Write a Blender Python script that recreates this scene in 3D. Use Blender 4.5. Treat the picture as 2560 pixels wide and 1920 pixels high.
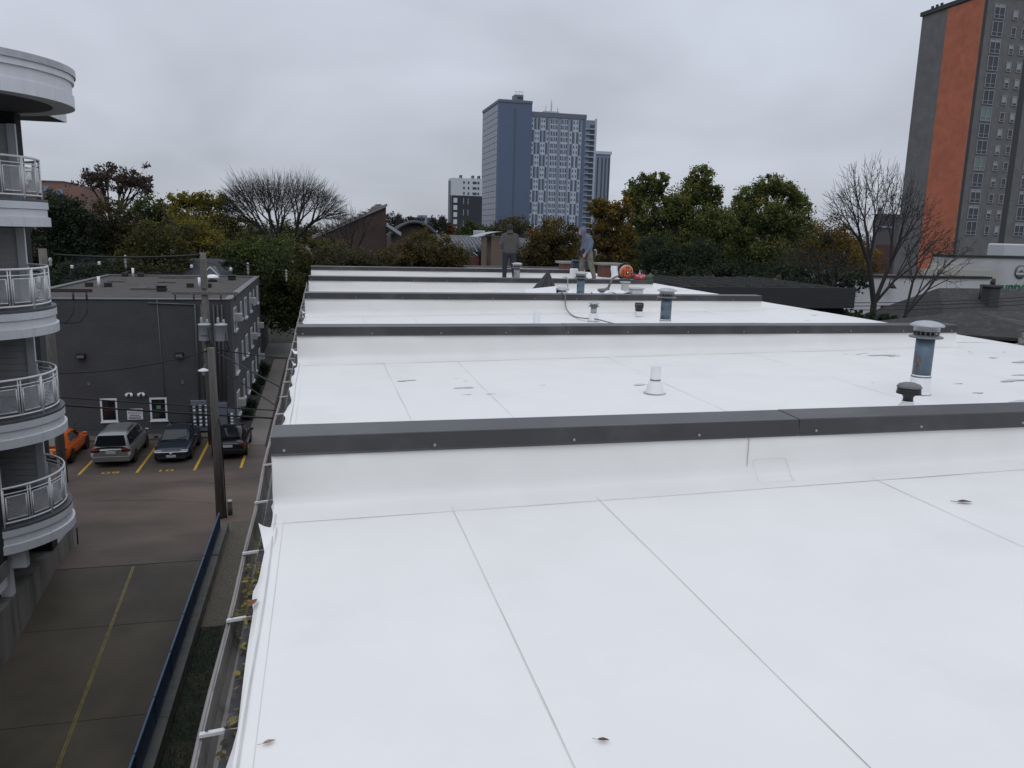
import bpy, math, random
import numpy as np
from mathutils import Vector, Matrix
for o in list(bpy.data.objects): bpy.data.objects.remove(o)
SC = bpy.context.scene
COL = SC.collection
rnd = random.Random(7)
R = math.radians
# ------------------------------------------------------------------ camera, sky, sun, exposure
CAMZ = 11.0
FPX, PITCH, ROLL, YAW = 1981.7, R(10.872), R(1.469), R(13.654)
_F = Vector((math.sin(YAW)*math.cos(PITCH), math.cos(YAW)*math.cos(PITCH), -math.sin(PITCH)))
_R0 = Vector((math.cos(YAW), -math.sin(YAW), 0)); _D0 = _F.cross(_R0)
_R = math.cos(ROLL)*_R0 - math.sin(ROLL)*_D0
_D = math.sin(ROLL)*_R0 + math.cos(ROLL)*_D0
cam_d = bpy.data.cameras.new('camera'); cam = bpy.data.objects.new('camera', cam_d); COL.objects.link(cam)
cam.matrix_world = Matrix(((_R.x, -_D.x, -_F.x, 0), (_R.y, -_D.y, -_F.y, 0), (_R.z, -_D.z, -_F.z, CAMZ), (0, 0, 0, 1)))
cam_d.sensor_width = 36; cam_d.lens = FPX/2560*36; cam_d.clip_start = .05; cam_d.clip_end = 6000
SC.camera = cam
SC.view_settings.view_transform = 'Standard'; SC.view_settings.look = 'None'
SC.view_settings.exposure = 0.0; SC.view_settings.gamma = 1; SC.view_settings.use_curve_mapping = False

SUN_EL, SUN_AZ = R(52), R(205)
w = bpy.data.worlds.new('World'); SC.world = w; w.use_nodes = True
nt = w.node_tree; nt.nodes.clear()
def N(t, **k):
    n = nt.nodes.new(t)
    for a, b in k.items(): setattr(n, a, b)
    return n
L = lambda a, b: nt.links.new(a, b)
tc = N('ShaderNodeTexCoord'); sep = N('ShaderNodeSeparateXYZ'); L(tc.outputs['Generated'], sep.inputs[0])
mz = N('ShaderNodeMath', operation='MAXIMUM'); L(sep.outputs[2], mz.inputs[0]); mz.inputs[1].default_value = 0
# overcast dome: three times brighter overhead than at the horizon (CIE overcast sky)
cie = N('ShaderNodeMath', operation='MULTIPLY_ADD'); L(mz.outputs[0], cie.inputs[0]); cie.inputs[1].default_value = .56; cie.inputs[2].default_value = .455
addz = N('ShaderNodeMath', operation='ADD'); L(mz.outputs[0], addz.inputs[0]); addz.inputs[1].default_value = .42
dvx = N('ShaderNodeMath', operation='DIVIDE'); L(sep.outputs[0], dvx.inputs[0]); L(addz.outputs[0], dvx.inputs[1])
dvy = N('ShaderNodeMath', operation='DIVIDE'); L(sep.outputs[1], dvy.inputs[0]); L(addz.outputs[0], dvy.inputs[1])
cmb = N('ShaderNodeCombineXYZ'); L(dvx.outputs[0], cmb.inputs[0]); L(dvy.outputs[0], cmb.inputs[1])
n1 = N('ShaderNodeTexNoise'); L(cmb.outputs[0], n1.inputs['Vector']); n1.inputs['Scale'].default_value = 1.7; n1.inputs['Detail'].default_value = 3.0; n1.inputs['Roughness'].default_value = .48; n1.inputs['Distortion'].default_value = .35
mr = N('ShaderNodeMapRange'); L(n1.outputs['Fac'], mr.inputs[0]); mr.inputs[1].default_value = .3; mr.inputs[2].default_value = .7; mr.inputs[3].default_value = .82; mr.inputs[4].default_value = 1.22
cl = N('ShaderNodeMath', operation='MULTIPLY'); L(cie.outputs[0], cl.inputs[0]); L(mr.outputs[0], cl.inputs[1])
rp = N('ShaderNodeMixRGB'); L(mr.outputs[0], rp.inputs[0]); rp.inputs[1].default_value = (.88, .955, 1.11, 1); rp.inputs[2].default_value = (.91, .97, 1.10, 1)
cc = N('ShaderNodeMixRGB', blend_type='MULTIPLY'); cc.inputs[0].default_value = 1; L(rp.outputs[0], cc.inputs[1]); L(cl.outputs[0], cc.inputs[2])
sky = N('ShaderNodeTexSky'); sky.sky_type = 'NISHITA'; sky.sun_disc = False; sky.sun_elevation = SUN_EL; sky.sun_rotation = SUN_AZ
bgA = N('ShaderNodeBackground'); L(cc.outputs[0], bgA.inputs[0]); bgA.inputs[1].default_value = 1.07
bgB = N('ShaderNodeBackground'); L(sky.outputs[0], bgB.inputs[0]); bgB.inputs[1].default_value = .10
mx = N('ShaderNodeMixShader'); mx.inputs[0].default_value = .06; L(bgA.outputs[0], mx.inputs[1]); L(bgB.outputs[0], mx.inputs[2])
wo = N('ShaderNodeOutputWorld'); L(mx.outputs[0], wo.inputs[0])
sl = bpy.data.lights.new('sun', 'SUN'); sl.energy = .5; sl.angle = R(40); sl.color = (1, .98, .95)
so = bpy.data.objects.new('sun', sl); COL.objects.link(so)
sd = Vector((math.sin(SUN_AZ)*math.cos(SUN_EL), math.cos(SUN_AZ)*math.cos(SUN_EL), math.sin(SUN_EL)))
so.rotation_euler = sd.to_track_quat('Z', 'Y').to_euler(); so.location = (0, 0, 60)

# ------------------------------------------------------------------ survey helper: a sighting in the photograph at a known distance gives a real place
def sight(u, v): return _F + _R*((u-1280)/FPX) + _D*((v-960)/FPX)
def at(u, v, y):
    d = sight(u, v); return Vector((0, 0, CAMZ)) + d*(y/d.y)
def atz(u, v, z):
    d = sight(u, v); return Vector((0, 0, CAMZ)) + d*((z-CAMZ)/d.z)
def atx(u, v, x):
    d = sight(u, v); return Vector((0, 0, CAMZ)) + d*(x/d.x)
def mpp(u, v, y): return at(u, v, y).__sub__(Vector((0, 0, CAMZ))).dot(_F)/FPX   # metres per photo pixel there

# ------------------------------------------------------------------ materials
MATS = {}
def mat(name, col, rough=.6, metal=0, vary=.12, scale=6, bump=0, bscale=40, col2=None, spec=.5, c2scale=None, c2lo=.5, c2hi=.65, stretch=None, attr=False, trans=0, tintramp=None):
    if name in MATS: return MATS[name]
    m = bpy.data.materials.new(name); m.use_nodes = True; t = m.node_tree; b = t.nodes['Principled BSDF']
    def nn(ty, **k):
        n = t.nodes.new(ty)
        for a, c in k.items(): setattr(n, a, c)
        return n
    b.inputs['Roughness'].default_value = rough; b.inputs['Metallic'].default_value = metal; b.inputs['Specular IOR Level'].default_value = spec
    tcn = nn('ShaderNodeTexCoord'); vec = tcn.outputs['Object']
    if stretch:
        mp = nn('ShaderNodeMapping'); t.links.new(vec, mp.inputs[0]); mp.inputs['Scale'].default_value = stretch; vec = mp.outputs[0]
    src = None
    if tintramp:
        at_ = nn('ShaderNodeAttribute', attribute_name='tint'); rr = nn('ShaderNodeValToRGB'); t.links.new(at_.outputs['Fac'], rr.inputs[0])
        els = rr.color_ramp.elements
        while len(els) < len(tintramp): els.new(.5)
        for i, c in enumerate(tintramp): els[i].position = i/(len(tintramp)-1); els[i].color = (*c, 1)
        src = rr.outputs[0]
    else:
        rgb = nn('ShaderNodeRGB'); rgb.outputs[0].default_value = (*col, 1); src = rgb.outputs[0]
        if col2:
            n2 = nn('ShaderNodeTexNoise'); n2.inputs['Scale'].default_value = c2scale or scale; n2.inputs['Detail'].default_value = 6; n2.inputs['Roughness'].default_value = .62; t.links.new(vec, n2.inputs['Vector'])
            m2 = nn('ShaderNodeMapRange'); t.links.new(n2.outputs['Fac'], m2.inputs[0]); m2.inputs[1].default_value = c2lo; m2.inputs[2].default_value = c2hi
            mixc = nn('ShaderNodeMixRGB'); t.links.new(m2.outputs[0], mixc.inputs[0]); t.links.new(src, mixc.inputs[1]); mixc.inputs[2].default_value = (*col2, 1); src = mixc.outputs[0]
        if vary:
            n3 = nn('ShaderNodeTexNoise'); n3.inputs['Scale'].default_value = scale; n3.inputs['Detail'].default_value = 5; t.links.new(vec, n3.inputs['Vector'])
            m3 = nn('ShaderNodeMapRange'); t.links.new(n3.outputs['Fac'], m3.inputs[0]); m3.inputs[1].default_value = .25; m3.inputs[2].default_value = .75; m3.inputs[3].default_value = 1-vary; m3.inputs[4].default_value = 1+vary
            mu = nn('ShaderNodeMixRGB', blend_type='MULTIPLY'); mu.inputs[0].default_value = 1; t.links.new(src, mu.inputs[1]); t.links.new(m3.outputs[0], mu.inputs[2]); src = mu.outputs[0]
    t.links.new(src, b.inputs['Base Color'])
    if bump:
        nb = nn('ShaderNodeTexNoise'); nb.inputs['Scale'].default_value = bscale; nb.inputs['Detail'].default_value = 4; t.links.new(vec, nb.inputs['Vector'])
        bp = nn('ShaderNodeBump'); bp.inputs['Strength'].default_value = bump; bp.inputs['Distance'].default_value = .02; t.links.new(nb.outputs['Fac'], bp.inputs['Height']); t.links.new(bp.outputs[0], b.inputs['Normal'])
    if tintramp:
        tl = nn('ShaderNodeBsdfTranslucent'); t.links.new(src, tl.inputs['Color']); ms = nn('ShaderNodeMixShader'); ms.inputs[0].default_value = .38
        t.links.new(b.outputs[0], ms.inputs[1]); t.links.new(tl.outputs[0], ms.inputs[2]); t.links.new(ms.outputs[0], t.nodes['Material Output'].inputs['Surface'])
    MATS[name] = m; return m
def brickmat(name, c1, c2, mortar, scale=1.0, rough=.8, axis='x', bw=.21, bh=.075, bumps=.4):
    if name in MATS: return MATS[name]
    m = bpy.data.materials.new(name); m.use_nodes = True; t = m.node_tree; b = t.nodes['Principled BSDF']
    tcn = t.nodes.new('ShaderNodeTexCoord'); sp = t.nodes.new('ShaderNodeSeparateXYZ'); t.links.new(tcn.outputs['Object'], sp.inputs[0])
    cb = t.nodes.new('ShaderNodeCombineXYZ'); ad = t.nodes.new('ShaderNodeMath'); ad.operation = 'ADD'; t.links.new(sp.outputs[0], ad.inputs[0]); t.links.new(sp.outputs[1], ad.inputs[1])
    t.links.new(ad.outputs[0], cb.inputs[0]); t.links.new(sp.outputs[2], cb.inputs[1])
    br = t.nodes.new('ShaderNodeTexBrick'); t.links.new(cb.outputs[0], br.inputs['Vector']); br.inputs['Scale'].default_value = scale
    br.inputs['Brick Width'].default_value = bw; br.inputs['Row Height'].default_value = bh; br.inputs['Mortar Size'].default_value = .008
    br.inputs['Color1'].default_value = (*c1, 1); br.inputs['Color2'].default_value = (*c2, 1); br.inputs['Mortar'].default_value = (*mortar, 1)
    ns = t.nodes.new('ShaderNodeTexNoise'); ns.inputs['Scale'].default_value = .7; ns.inputs['Detail'].default_value = 5; t.links.new(tcn.outputs['Object'], ns.inputs['Vector'])
    mrn = t.nodes.new('ShaderNodeMapRange'); t.links.new(ns.outputs['Fac'], mrn.inputs[0]); mrn.inputs[1].default_value = .3; mrn.inputs[2].default_value = .7; mrn.inputs[3].default_value = .85; mrn.inputs[4].default_value = 1.12
    mu = t.nodes.new('ShaderNodeMixRGB'); mu.blend_type = 'MULTIPLY'; mu.inputs[0].default_value = 1; t.links.new(br.outputs[0], mu.inputs[1]); t.links.new(mrn.outputs[0], mu.inputs[2])
    t.links.new(mu.outputs[0], b.inputs['Base Color']); b.inputs['Roughness'].default_value = rough
    bp = t.nodes.new('ShaderNodeBump'); bp.inputs['Strength'].default_value = bumps; bp.inputs['Distance'].default_value = .01; t.links.new(br.outputs['Fac'], bp.inputs['Height']); bp.invert = True; t.links.new(bp.outputs[0], b.inputs['Normal'])
    MATS[name] = m; return m

# ------------------------------------------------------------------ mesh builder
ORG = {}
def link(o, parent=None):
    COL.objects.link(o)
    if parent is not None: o.parent = parent
    return o
def tag(o, label=None, cat=None, group=None, kind=None):
    if label: o['label'] = label
    if cat: o['category'] = cat
    if group: o['group'] = group
    if kind: o['kind'] = kind
    return o
def thing(name, label, cat, loc=(0, 0, 0), group=None):
    o = bpy.data.objects.new(name, None); o.empty_display_size = .2; COL.objects.link(o); o.location = loc
    ORG[o.name] = Vector(loc); return tag(o, label, cat, group)
class MB:
    def __init__(s): s.v = []; s.f = []; s.sm = []
    def _add(s, vs, fs, smooth=False):
        b = len(s.v); s.v += [tuple(p) for p in vs]; s.f += [tuple(b+i for i in f) for f in fs]; s.sm += [smooth]*len(fs); return s
    def box(s, x0, x1, y0, y1, z0, z1):
        if x0 > x1: x0, x1 = x1, x0
        if y0 > y1: y0, y1 = y1, y0
        if z0 > z1: z0, z1 = z1, z0
        v = [(x0, y0, z0), (x1, y0, z0), (x1, y1, z0), (x0, y1, z0), (x0, y0, z1), (x1, y0, z1), (x1, y1, z1), (x0, y1, z1)]
        return s._add(v, [(0, 3, 2, 1), (4, 5, 6, 7), (0, 1, 5, 4), (1, 2, 6, 5), (2, 3, 7, 6), (3, 0, 4, 7)])
    def bbox(s, x0, x1, y0, y1, z0, z1, b=.01):
        # box with chamfered edges
        if x0 > x1: x0, x1 = x1, x0
        if y0 > y1: y0, y1 = y1, y0
        if z0 > z1: z0, z1 = z1, z0
        b = min(b, (x1-x0)*.45, (y1-y0)*.45, (z1-z0)*.45)
        vs = []; idx = {}
        for i, (X, xb) in enumerate(((x0, b), (x1, -b))):
            for j, (Y, yb) in enumerate(((y0, b), (y1, -b))):
                for k, (Z, zb) in enumerate(((z0, b), (z1, -b))):
                    for a, p in enumerate(((X, Y+yb, Z+zb), (X+xb, Y, Z+zb), (X+xb, Y+yb, Z))):
                        idx[i, j, k, a] = len(vs); vs.append(p)
        g = lambda i, j, k, a: idx[i, j, k, a]
        fs = [(g(0,0,0,0), g(0,0,1,0), g(0,1,1,0), g(0,1,0,0)), (g(1,0,0,0), g(1,1,0,0), g(1,1,1,0), g(1,0,1,0)),
              (g(0,0,0,1), g(1,0,0,1), g(1,0,1,1), g(0,0,1,1)), (g(0,1,0,1), g(0,1,1,1), g(1,1,1,1), g(1,1,0,1)),
              (g(0,0,0,2), g(0,1,0,2), g(1,1,0,2), g(1,0,0,2)), (g(0,0,1,2), g(1,0,1,2), g(1,1,1,2), g(0,1,1,2))]
        for i in (0, 1):
            for j in (0, 1): fs.append((g(i,j,0,0), g(i,j,1,0), g(i,j,1,1), g(i,j,0,1)))
            for k in (0, 1): fs.append((g(i,0,k,0), g(i,1,k,0), g(i,1,k,2), g(i,0,k,2)))
        for j in (0, 1):
            for k in (0, 1): fs.append((g(0,j,k,1), g(1,j,k,1), g(1,j,k,2), g(0,j,k,2)))
        for i in (0, 1):
            for j in (0, 1):
                for k in (0, 1): fs.append((g(i,j,k,0), g(i,j,k,1), g(i,j,k,2)))
        return s._add(vs, fs)
    def rbox(s, c, sx, sy, sz, rz=0, rx=0, ry=0):
        M = Matrix.Rotation(rz, 3, 'Z') @ Matrix.Rotation(ry, 3, 'Y') @ Matrix.Rotation(rx, 3, 'X')
        b = MB().box(-sx/2, sx/2, -sy/2, sy/2, -sz/2, sz/2)
        return s._add([Vector(c)+M@Vector(p) for p in b.v], b.f)
    def quad(s, a, b, c, d): return s._add([a, b, c, d], [(0, 1, 2, 3)])
    def poly(s, pts): return s._add(pts, [tuple(range(len(pts)))])
    def prism(s, pts, d):
        # extrude a planar polygon by vector d
        n = len(pts); d = Vector(d); a = [Vector(p) for p in pts]
        vs = a+[p+d for p in a]; fs = [tuple(range(n-1, -1, -1)), tuple(range(n, 2*n))]+[(i, (i+1) % n, n+(i+1) % n, n+i) for i in range(n)]
        return s._add(vs, fs)
    def tube(s, pts, r, n=8, caps=True, smooth=True):
        pts = [Vector(p) for p in pts]
        rs = r if isinstance(r, (list, tuple)) else [r]*len(pts)
        vs = []; fs = []; prev = None
        for i, p in enumerate(pts):
            t = (pts[min(i+1, len(pts)-1)]-pts[max(i-1, 0)])
            if t.length < 1e-9: t = Vector((0, 0, 1))
            t.normalize()
            if prev is None:
                a = Vector((0, 0, 1)) if abs(t.z) < .9 else Vector((1, 0, 0))
                u = t.cross(a).normalized()
            else:
                u = (prev-t*prev.dot(t)).normalized()
            prev = u; q = t.cross(u)
            for k in range(n):
                an = 2*math.pi*k/n; vs.append(p+(u*math.cos(an)+q*math.sin(an))*rs[i])
        for i in range(len(pts)-1):
            for k in range(n): fs.append((i*n+k, i*n+(k+1) % n, (i+1)*n+(k+1) % n, (i+1)*n+k))
        s._add(vs, fs, smooth)
        if caps:
            b = len(s.v)-len(vs); s.f.append(tuple(b+k for k in range(n-1, -1, -1))); s.f.append(tuple(b+(len(pts)-1)*n+k for k in range(n))); s.sm += [False, False]
        return s
    def lathe(s, prof, c=(0, 0, 0), n=24, smooth=True, M=None, caps=True):
        c = Vector(c); vs = []
        for r, z in prof:
            for k in range(n):
                p = Vector((r*math.cos(2*math.pi*k/n), r*math.sin(2*math.pi*k/n), z))
                vs.append(c+(M@p if M else p))
        fs = [(i*n+k, i*n+(k+1) % n, (i+1)*n+(k+1) % n, (i+1)*n+k) for i in range(len(prof)-1) for k in range(n)]
        s._add(vs, fs, smooth)
        if caps:
            b = len(s.v)-len(vs); s.f.append(tuple(b+k for k in range(n-1, -1, -1))); s.f.append(tuple(b+(len(prof)-1)*n+k for k in range(n))); s.sm += [False, False]
        return s
    def grid(s, fn, nu, nv, smooth=True):
        vs = [fn(i/nu, j/nv) for i in range(nu+1) for j in range(nv+1)]
        fs = [(i*(nv+1)+j, (i+1)*(nv+1)+j, (i+1)*(nv+1)+j+1, i*(nv+1)+j+1) for i in range(nu) for j in range(nv)]
        return s._add(vs, fs, smooth)
    def sphere(s, c, rx, ry=None, rz=None, n=14, m=9):
        ry = ry or rx; rz = rz or rx; c = Vector(c)
        return s.grid(lambda a, b: c+Vector((rx*math.cos(2*math.pi*a)*math.sin(math.pi*b), ry*math.sin(2*math.pi*a)*math.sin(math.pi*b), rz*math.cos(math.pi*b))), n, m)
    def build(s, name, m, parent=None, org=None, kind=None):
        o0 = Vector((0, 0, 0))
        if parent is not None: o0 = ORG.get(parent.name, Vector((0, 0, 0)))
        elif org is not None: o0 = Vector(org)
        me = bpy.data.meshes.new(name)
        me.from_pydata([(p[0]-o0.x, p[1]-o0.y, p[2]-o0.z) for p in s.v], [], s.f)
        me.polygons.foreach_set('use_smooth', s.sm)
        me.materials.append(m if not isinstance(m, str) else MATS[m]); me.update()
        o = bpy.data.objects.new(name, me); link(o, parent)
        if parent is None: o.location = o0
        ORG[o.name] = o0
        if kind: o['kind'] = kind
        return o
def share(src, name, loc, parent=None, rz=0, scale=None):
    # another object with the same mesh; loc is a world offset from the source's mesh origin
    o = bpy.data.objects.new(name, src.data); link(o, parent); o.location = loc; o.rotation_euler[2] = rz
    if scale: o.scale = scale
    ORG[o.name] = ORG[src.name]; return o
def copy_tree(o, parent=None):
    c = o.copy(); COL.objects.link(c); c.parent = parent; ORG[c.name] = ORG.get(o.name, Vector((0, 0, 0)))
    for ch in o.children: copy_tree(ch, c)
    return c
def textmesh(name, body, size, m, M, parent=None, extrude=.004, align='CENTER'):
    cu = bpy.data.curves.new(name, 'FONT'); cu.body = body; cu.size = size; cu.extrude = extrude; cu.align_x = align; cu.align_y = 'CENTER'
    t = bpy.data.objects.new(name, cu); COL.objects.link(t); bpy.context.view_layer.update()
    me = bpy.data.meshes.new_from_object(t.evaluated_get(bpy.context.evaluated_depsgraph_get()))
    bpy.data.objects.remove(t); me.name = name; me.transform(M); me.materials.clear(); me.materials.append(m)
    o0 = ORG.get(parent.name, Vector((0, 0, 0))) if parent is not None else Vector((0, 0, 0))
    me.transform(Matrix.Translation(-o0))
    o = bpy.data.objects.new(name, me); link(o, parent); ORG[o.name] = o0; return o
def facing(p, rz=0, rx=R(90)):   # lettering standing upright, read from -Y when rz = 0
    return Matrix.Translation(p) @ Matrix.Rotation(rz, 4, 'Z') @ Matrix.Rotation(rx, 4, 'X')
# ------------------------------------------------------------------ shared materials
mat('membrane', (.785, .77, .745), .42, vary=.025, scale=2.2, bump=.05, bscale=18, col2=(.72, .705, .68), c2scale=.9, c2lo=.52, c2hi=.8)
mat('membrane_face', (.755, .745, .72), .45, vary=.03, scale=3, bump=.12, bscale=3.2)
mat('membrane_edge', (.52, .51, .495), .6, vary=.3, scale=2.5)
mat('cap_metal', (.036, .034, .037), .36, vary=.12, scale=5, col2=(.06, .058, .06), c2scale=1.4)
mat('screw', (.26, .26, .27), .45, .5, vary=0)
mat('gutter', (.30, .285, .265), .45, .2, vary=.15, scale=5, col2=(.16, .14, .12), c2scale=4, c2lo=.52, c2hi=.62)
mat('gutter_lip', (.25, .225, .215), .5, .1, vary=.15, scale=9)
mat('old_felt', (.045, .043, .046), .8, vary=.25, scale=12, bump=.3, col2=(.12, .12, .12), c2scale=9, c2lo=.58, c2hi=.7)
mat('white_paint', (.74, .75, .77), .5, vary=.05, scale=3)
mat('wet_lot', (.148, .114, .091), .6, spec=.2, vary=.22, scale=.5, bump=.1, bscale=14, col2=(.075, .062, .054), c2scale=.16, c2lo=.42, c2hi=.62, stretch=(.5, 1.1, 1))
mat('ramp_concrete', (.098, .083, .062), .65, spec=.2, vary=.18, scale=.6, bump=.08, bscale=12, col2=(.062, .056, .047), c2scale=.22, c2lo=.45, c2hi=.66)
mat('concrete', (.20, .195, .175), .75, vary=.2, scale=1.2, bump=.15, bscale=25, col2=(.10, .10, .085), c2scale=.8, c2lo=.48, c2hi=.66, stretch=(1, 2.4, .35))
mat('kerb', (.11, .11, .10), .8, vary=.2, scale=3, bump=.2, bscale=25)
mat('walk', (.17, .15, .13), .6, vary=.14, scale=1, bump=.1, bscale=30)
mat('soil', (.035, .030, .024), .9, vary=.4, scale=3, bump=.6, bscale=20, col2=(.09, .08, .06), c2scale=14, c2lo=.58, c2hi=.68)
mat('gravel_bed', (.10, .088, .066), .85, vary=.4, scale=20, bump=.8, bscale=32, col2=(.18, .165, .13), c2scale=40, c2lo=.55, c2hi=.65)
mat('lawn', (.014, .022, .011), .9, vary=.4, scale=4, bump=.5, bscale=60, col2=(.04, .034, .022), c2scale=1.5, c2lo=.48, c2hi=.62)
mat('yellow_paint', (.50, .30, .025), .6, vary=.2, scale=6, col2=(.2, .14, .03), c2scale=9, c2lo=.6, c2hi=.75)
mat('yellow_faded', (.20, .155, .04), .6, vary=.25, scale=6, col2=(.07, .06, .04), c2scale=7, c2lo=.5, c2hi=.7)
mat('terrain', (.045, .045, .03), .9, vary=.35, scale=.15, col2=(.08, .075, .06), c2scale=.05)
mat('brick_red', (.16, .06, .045), .85, vary=.15, scale=2)
# ------------------------------------------------------------------ ground, lot, ramp, walks
B = 3500.
g = MB()
x0, x1, y0, y1 = -8.45, -3.76, 4.0, 26.5
g.quad((-B, -400, -.03), (x0, -400, -.03), (x0, B, -.03), (-B, B, -.03)); g.quad((x1, -400, -.03), (B, -400, -.03), (B, B, -.03), (x1, B, -.03))
g.quad((x0, -400, -.03), (x1, -400, -.03), (x1, y0, -.03), (x0, y0, -.03)); g.quad((x0, y1, -.03), (x1, y1, -.03), (x1, B, -.03), (x0, B, -.03))
tag(g.build('ground', 'terrain'), kind='structure')
RS = -.166
def rz_(y): return RS*(26.5-y)
gl = MB(); gl.grid(lambda a, b: (-26+25.6*a, 26.5+16.2*b, .004), 30, 20); tag(gl.build('parking_lot', 'wet_lot'), kind='structure')
gl = MB()
for k, (ya, yb) in enumerate(((26.49, 23.35), (23.33, 19.6), (19.58, 15.9), (15.88, 4.0))):
    for xa, xb in ((-8.45, -6.13), (-6.12, -3.76)):
        gl.box(xa, xb, yb, ya, 0, 0)
        for i in range(8, 0, -1):
            p = gl.v[-i]; z = rz_(p[1])-(.12 if i > 4 else 0); gl.v[-i] = (p[0], p[1], z)
tag(gl.build('driveway_ramp', 'ramp_concrete'), kind='structure')
tag(MB().box(-8.43, -3.78, 4.0, 4.3, -4.2, -.03).build('ramp_end_wall', 'concrete'), kind='structure')
tag(MB().quad((-8.45, 26.48, .010), (-3.76, 26.48, .010), (-3.76, 26.52, .010), (-8.45, 26.52, .010)).build('joint_strip', mat('joint_grey', (.10, .09, .075), .7)), kind='structure')
ln = MB()
for dx in (-.045, .002):
    ln.quad((-6.12+dx, 26.4, rz_(26.4)+.006), (-6.12+dx+.038, 26.4, rz_(26.4)+.006), (-6.12+dx+.038, 12, rz_(12)+.006), (-6.12+dx, 12, rz_(12)+.006))
tag(ln.build('lane_line', 'yellow_faded'), kind='structure')
tag(MB().box(-3.44, -.28, 21.7, 29.95, -.03, .012).build('gravel_strip', 'gravel_bed'), kind='structure')
tag(MB().box(-3.44, -.28, 3, 21.7, -.03, .010).build('lawn_strip', 'lawn'), kind='structure')
tag(MB().box(-2.93, -.28, 40.5, 66, -.03, .012).build('side_lawn', 'soil'), kind='structure')
tag(MB().box(-4.58, -3.96, 43.7, 66, -.03, .05).build('planting_bed', 'soil'), kind='structure')
wk = MB()
for k in range(18): wk.bbox(-3.95, -2.94, 41.0+k*1.52, 41.0+k*1.52+1.5, -.03, .03, .012)
tag(wk.build('side_walk', 'walk'), kind='structure')
tag(MB().box(-60, 60, 69.5, 78, -.03, .006).build('street', mat('street', (.13, .12, .105), .5, vary=.15, scale=.4)), kind='structure')
tag(MB().box(-14.2, -4.62, 42.72, 43.58, -.03, .10).build('wall_bed', 'gravel_bed'), kind='structure')
tag(MB().bbox(-14.2, -4.62, 42.58, 42.72, -.03, .14, .02).build('kerb', 'kerb'), kind='structure')
# stall lines and numbers
def stall_line(x, ya, yb, lab):
    m = MB(); m.quad((x-.06, ya, .009), (x+.06, ya, .009), (x+.06, yb, .009), (x-.06, yb, .009)); tag(m.build('stall_line', 'yellow_paint', org=(x, ya, 0)), lab, 'road marking', 'painted stall lines')
stall_line(-10.55, 36.95, 42.3, 'yellow stall line left of the silver van')
stall_line(-8.18, 36.92, 42.3, 'yellow stall line between silver van and dark blue sedan')
stall_line(-5.76, 36.92, 42.3, 'yellow stall line right of the dark blue sedan')
stall_line(-3.76, 36.98, 42.0, 'short yellow stall line under the black sedan, by the sidewalk')
for s_, x in (('09', -9.28), ('10', -7.02)):
    t = textmesh('stall_number', s_, .62, MATS['yellow_paint'], Matrix.Translation((x, 37.05, .012)) @ Matrix.Diagonal((1.25, .72, 1, 1)), extrude=.001)
    tag(t, {'09': 'yellow stall number painted behind the silver van', '10': 'yellow stall number painted in front of the dark blue sedan'}[s_], 'road marking')
bo_ = thing('bollard', 'short dark bollard with a pale cap beside the shorter pole base', 'bollard', (-3.58, 30.75, 0))
MB().lathe([(.0, 0), (.09, 0), (.09, .52), (0, .52)], (-3.58, 30.75, 0), 16).build('stem', 'kerb', bo_); MB().lathe([(.105, .522), (.105, .57), (.08, .60), (0, .61)], (-3.58, 30.75, 0), 16).build('top_cap', mat('bollard_grey', (.5, .5, .49), .6), bo_)
# ------------------------------------------------------------------ ramp walls and blue fence
kw = thing('retaining_wall', 'low grey concrete wall carrying the blue mesh fence along the ramp', 'wall', (-3.6, 20, 0))
MB().box(-3.76, -3.45, 5, 29.05, -4, .20).build('wall_body', 'concrete', kw)
for k in range(8): MB().bbox(-3.775, -3.44, 5.02+k*3.0, 5.02+k*3.0+2.985, .203, .33 if k < 7 else .36, .015).build('coping', 'kerb', kw)
fm = mat('fence_blue', (.018, .045, .105), .5, vary=.15, scale=4)
fmesh = mat('fence_mesh_blue', (.012, .026, .058), .6, vary=.2, scale=6)
fe = thing('mesh_fence', 'dark blue mesh fence panels on the low wall beside the ramp', 'fence', (-3.66, 20, .33))
yy = 28.3; ps = []
while yy > 6:
    MB().bbox(-3.685, -3.645, yy-.02, yy+.02, .33, 1.0, .006).build('post', fm, fe)
    m = MB(); nx = int(1.86/.045)
    for i in range(nx): m.box(-3.668, -3.662, yy-.04-i*.045-.008, yy-.04-i*.045+.008, .40, .93)
    for i in range(7): m.box(-3.671, -3.659, yy-1.9, yy-.02, .41+i*.085-.006, .41+i*.085+.006)
    m.build('mesh_panel', fmesh, fe)
    MB().bbox(-3.69, -3.64, yy-1.92, yy+.02, .94, .985, .01).build('top_rail', mat('fence_rail', (.05, .11, .20), .4), fe)
    MB().box(-3.68, -3.65, yy-1.9, yy, .36, .39).build('bottom_rail', fm, fe)
    yy -= 1.92
# ------------------------------------------------------------------ main building under the white roof
XL, XP, XR, YB = -.29, 9.0, 10.5, 30.7
PY = [4.545+5.2*k for k in range(5)]
def fz(x): return 9.38+.0155*(x+.3) if x < 9.3 else 9.38+.0155*9.6-.055*((x-9.3)/1.2)**2
mb = thing('white_roof_building', 'long building with bright white membrane roof crossed by dark capped parapets', 'building', (4, 14, 0))
wallm = brickmat('own_brick', (.12, .06, .045), (.09, .045, .04), (.16, .15, .14))
MB().box(-.26, 10.4, -3, 25.6, 0, 9.30).build('wall', wallm, mb)
MB().box(5.5, 10.4, 25.6, YB, 0, 9.30).build('wall', wallm, mb)
for k in range(6):
    pass
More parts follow.
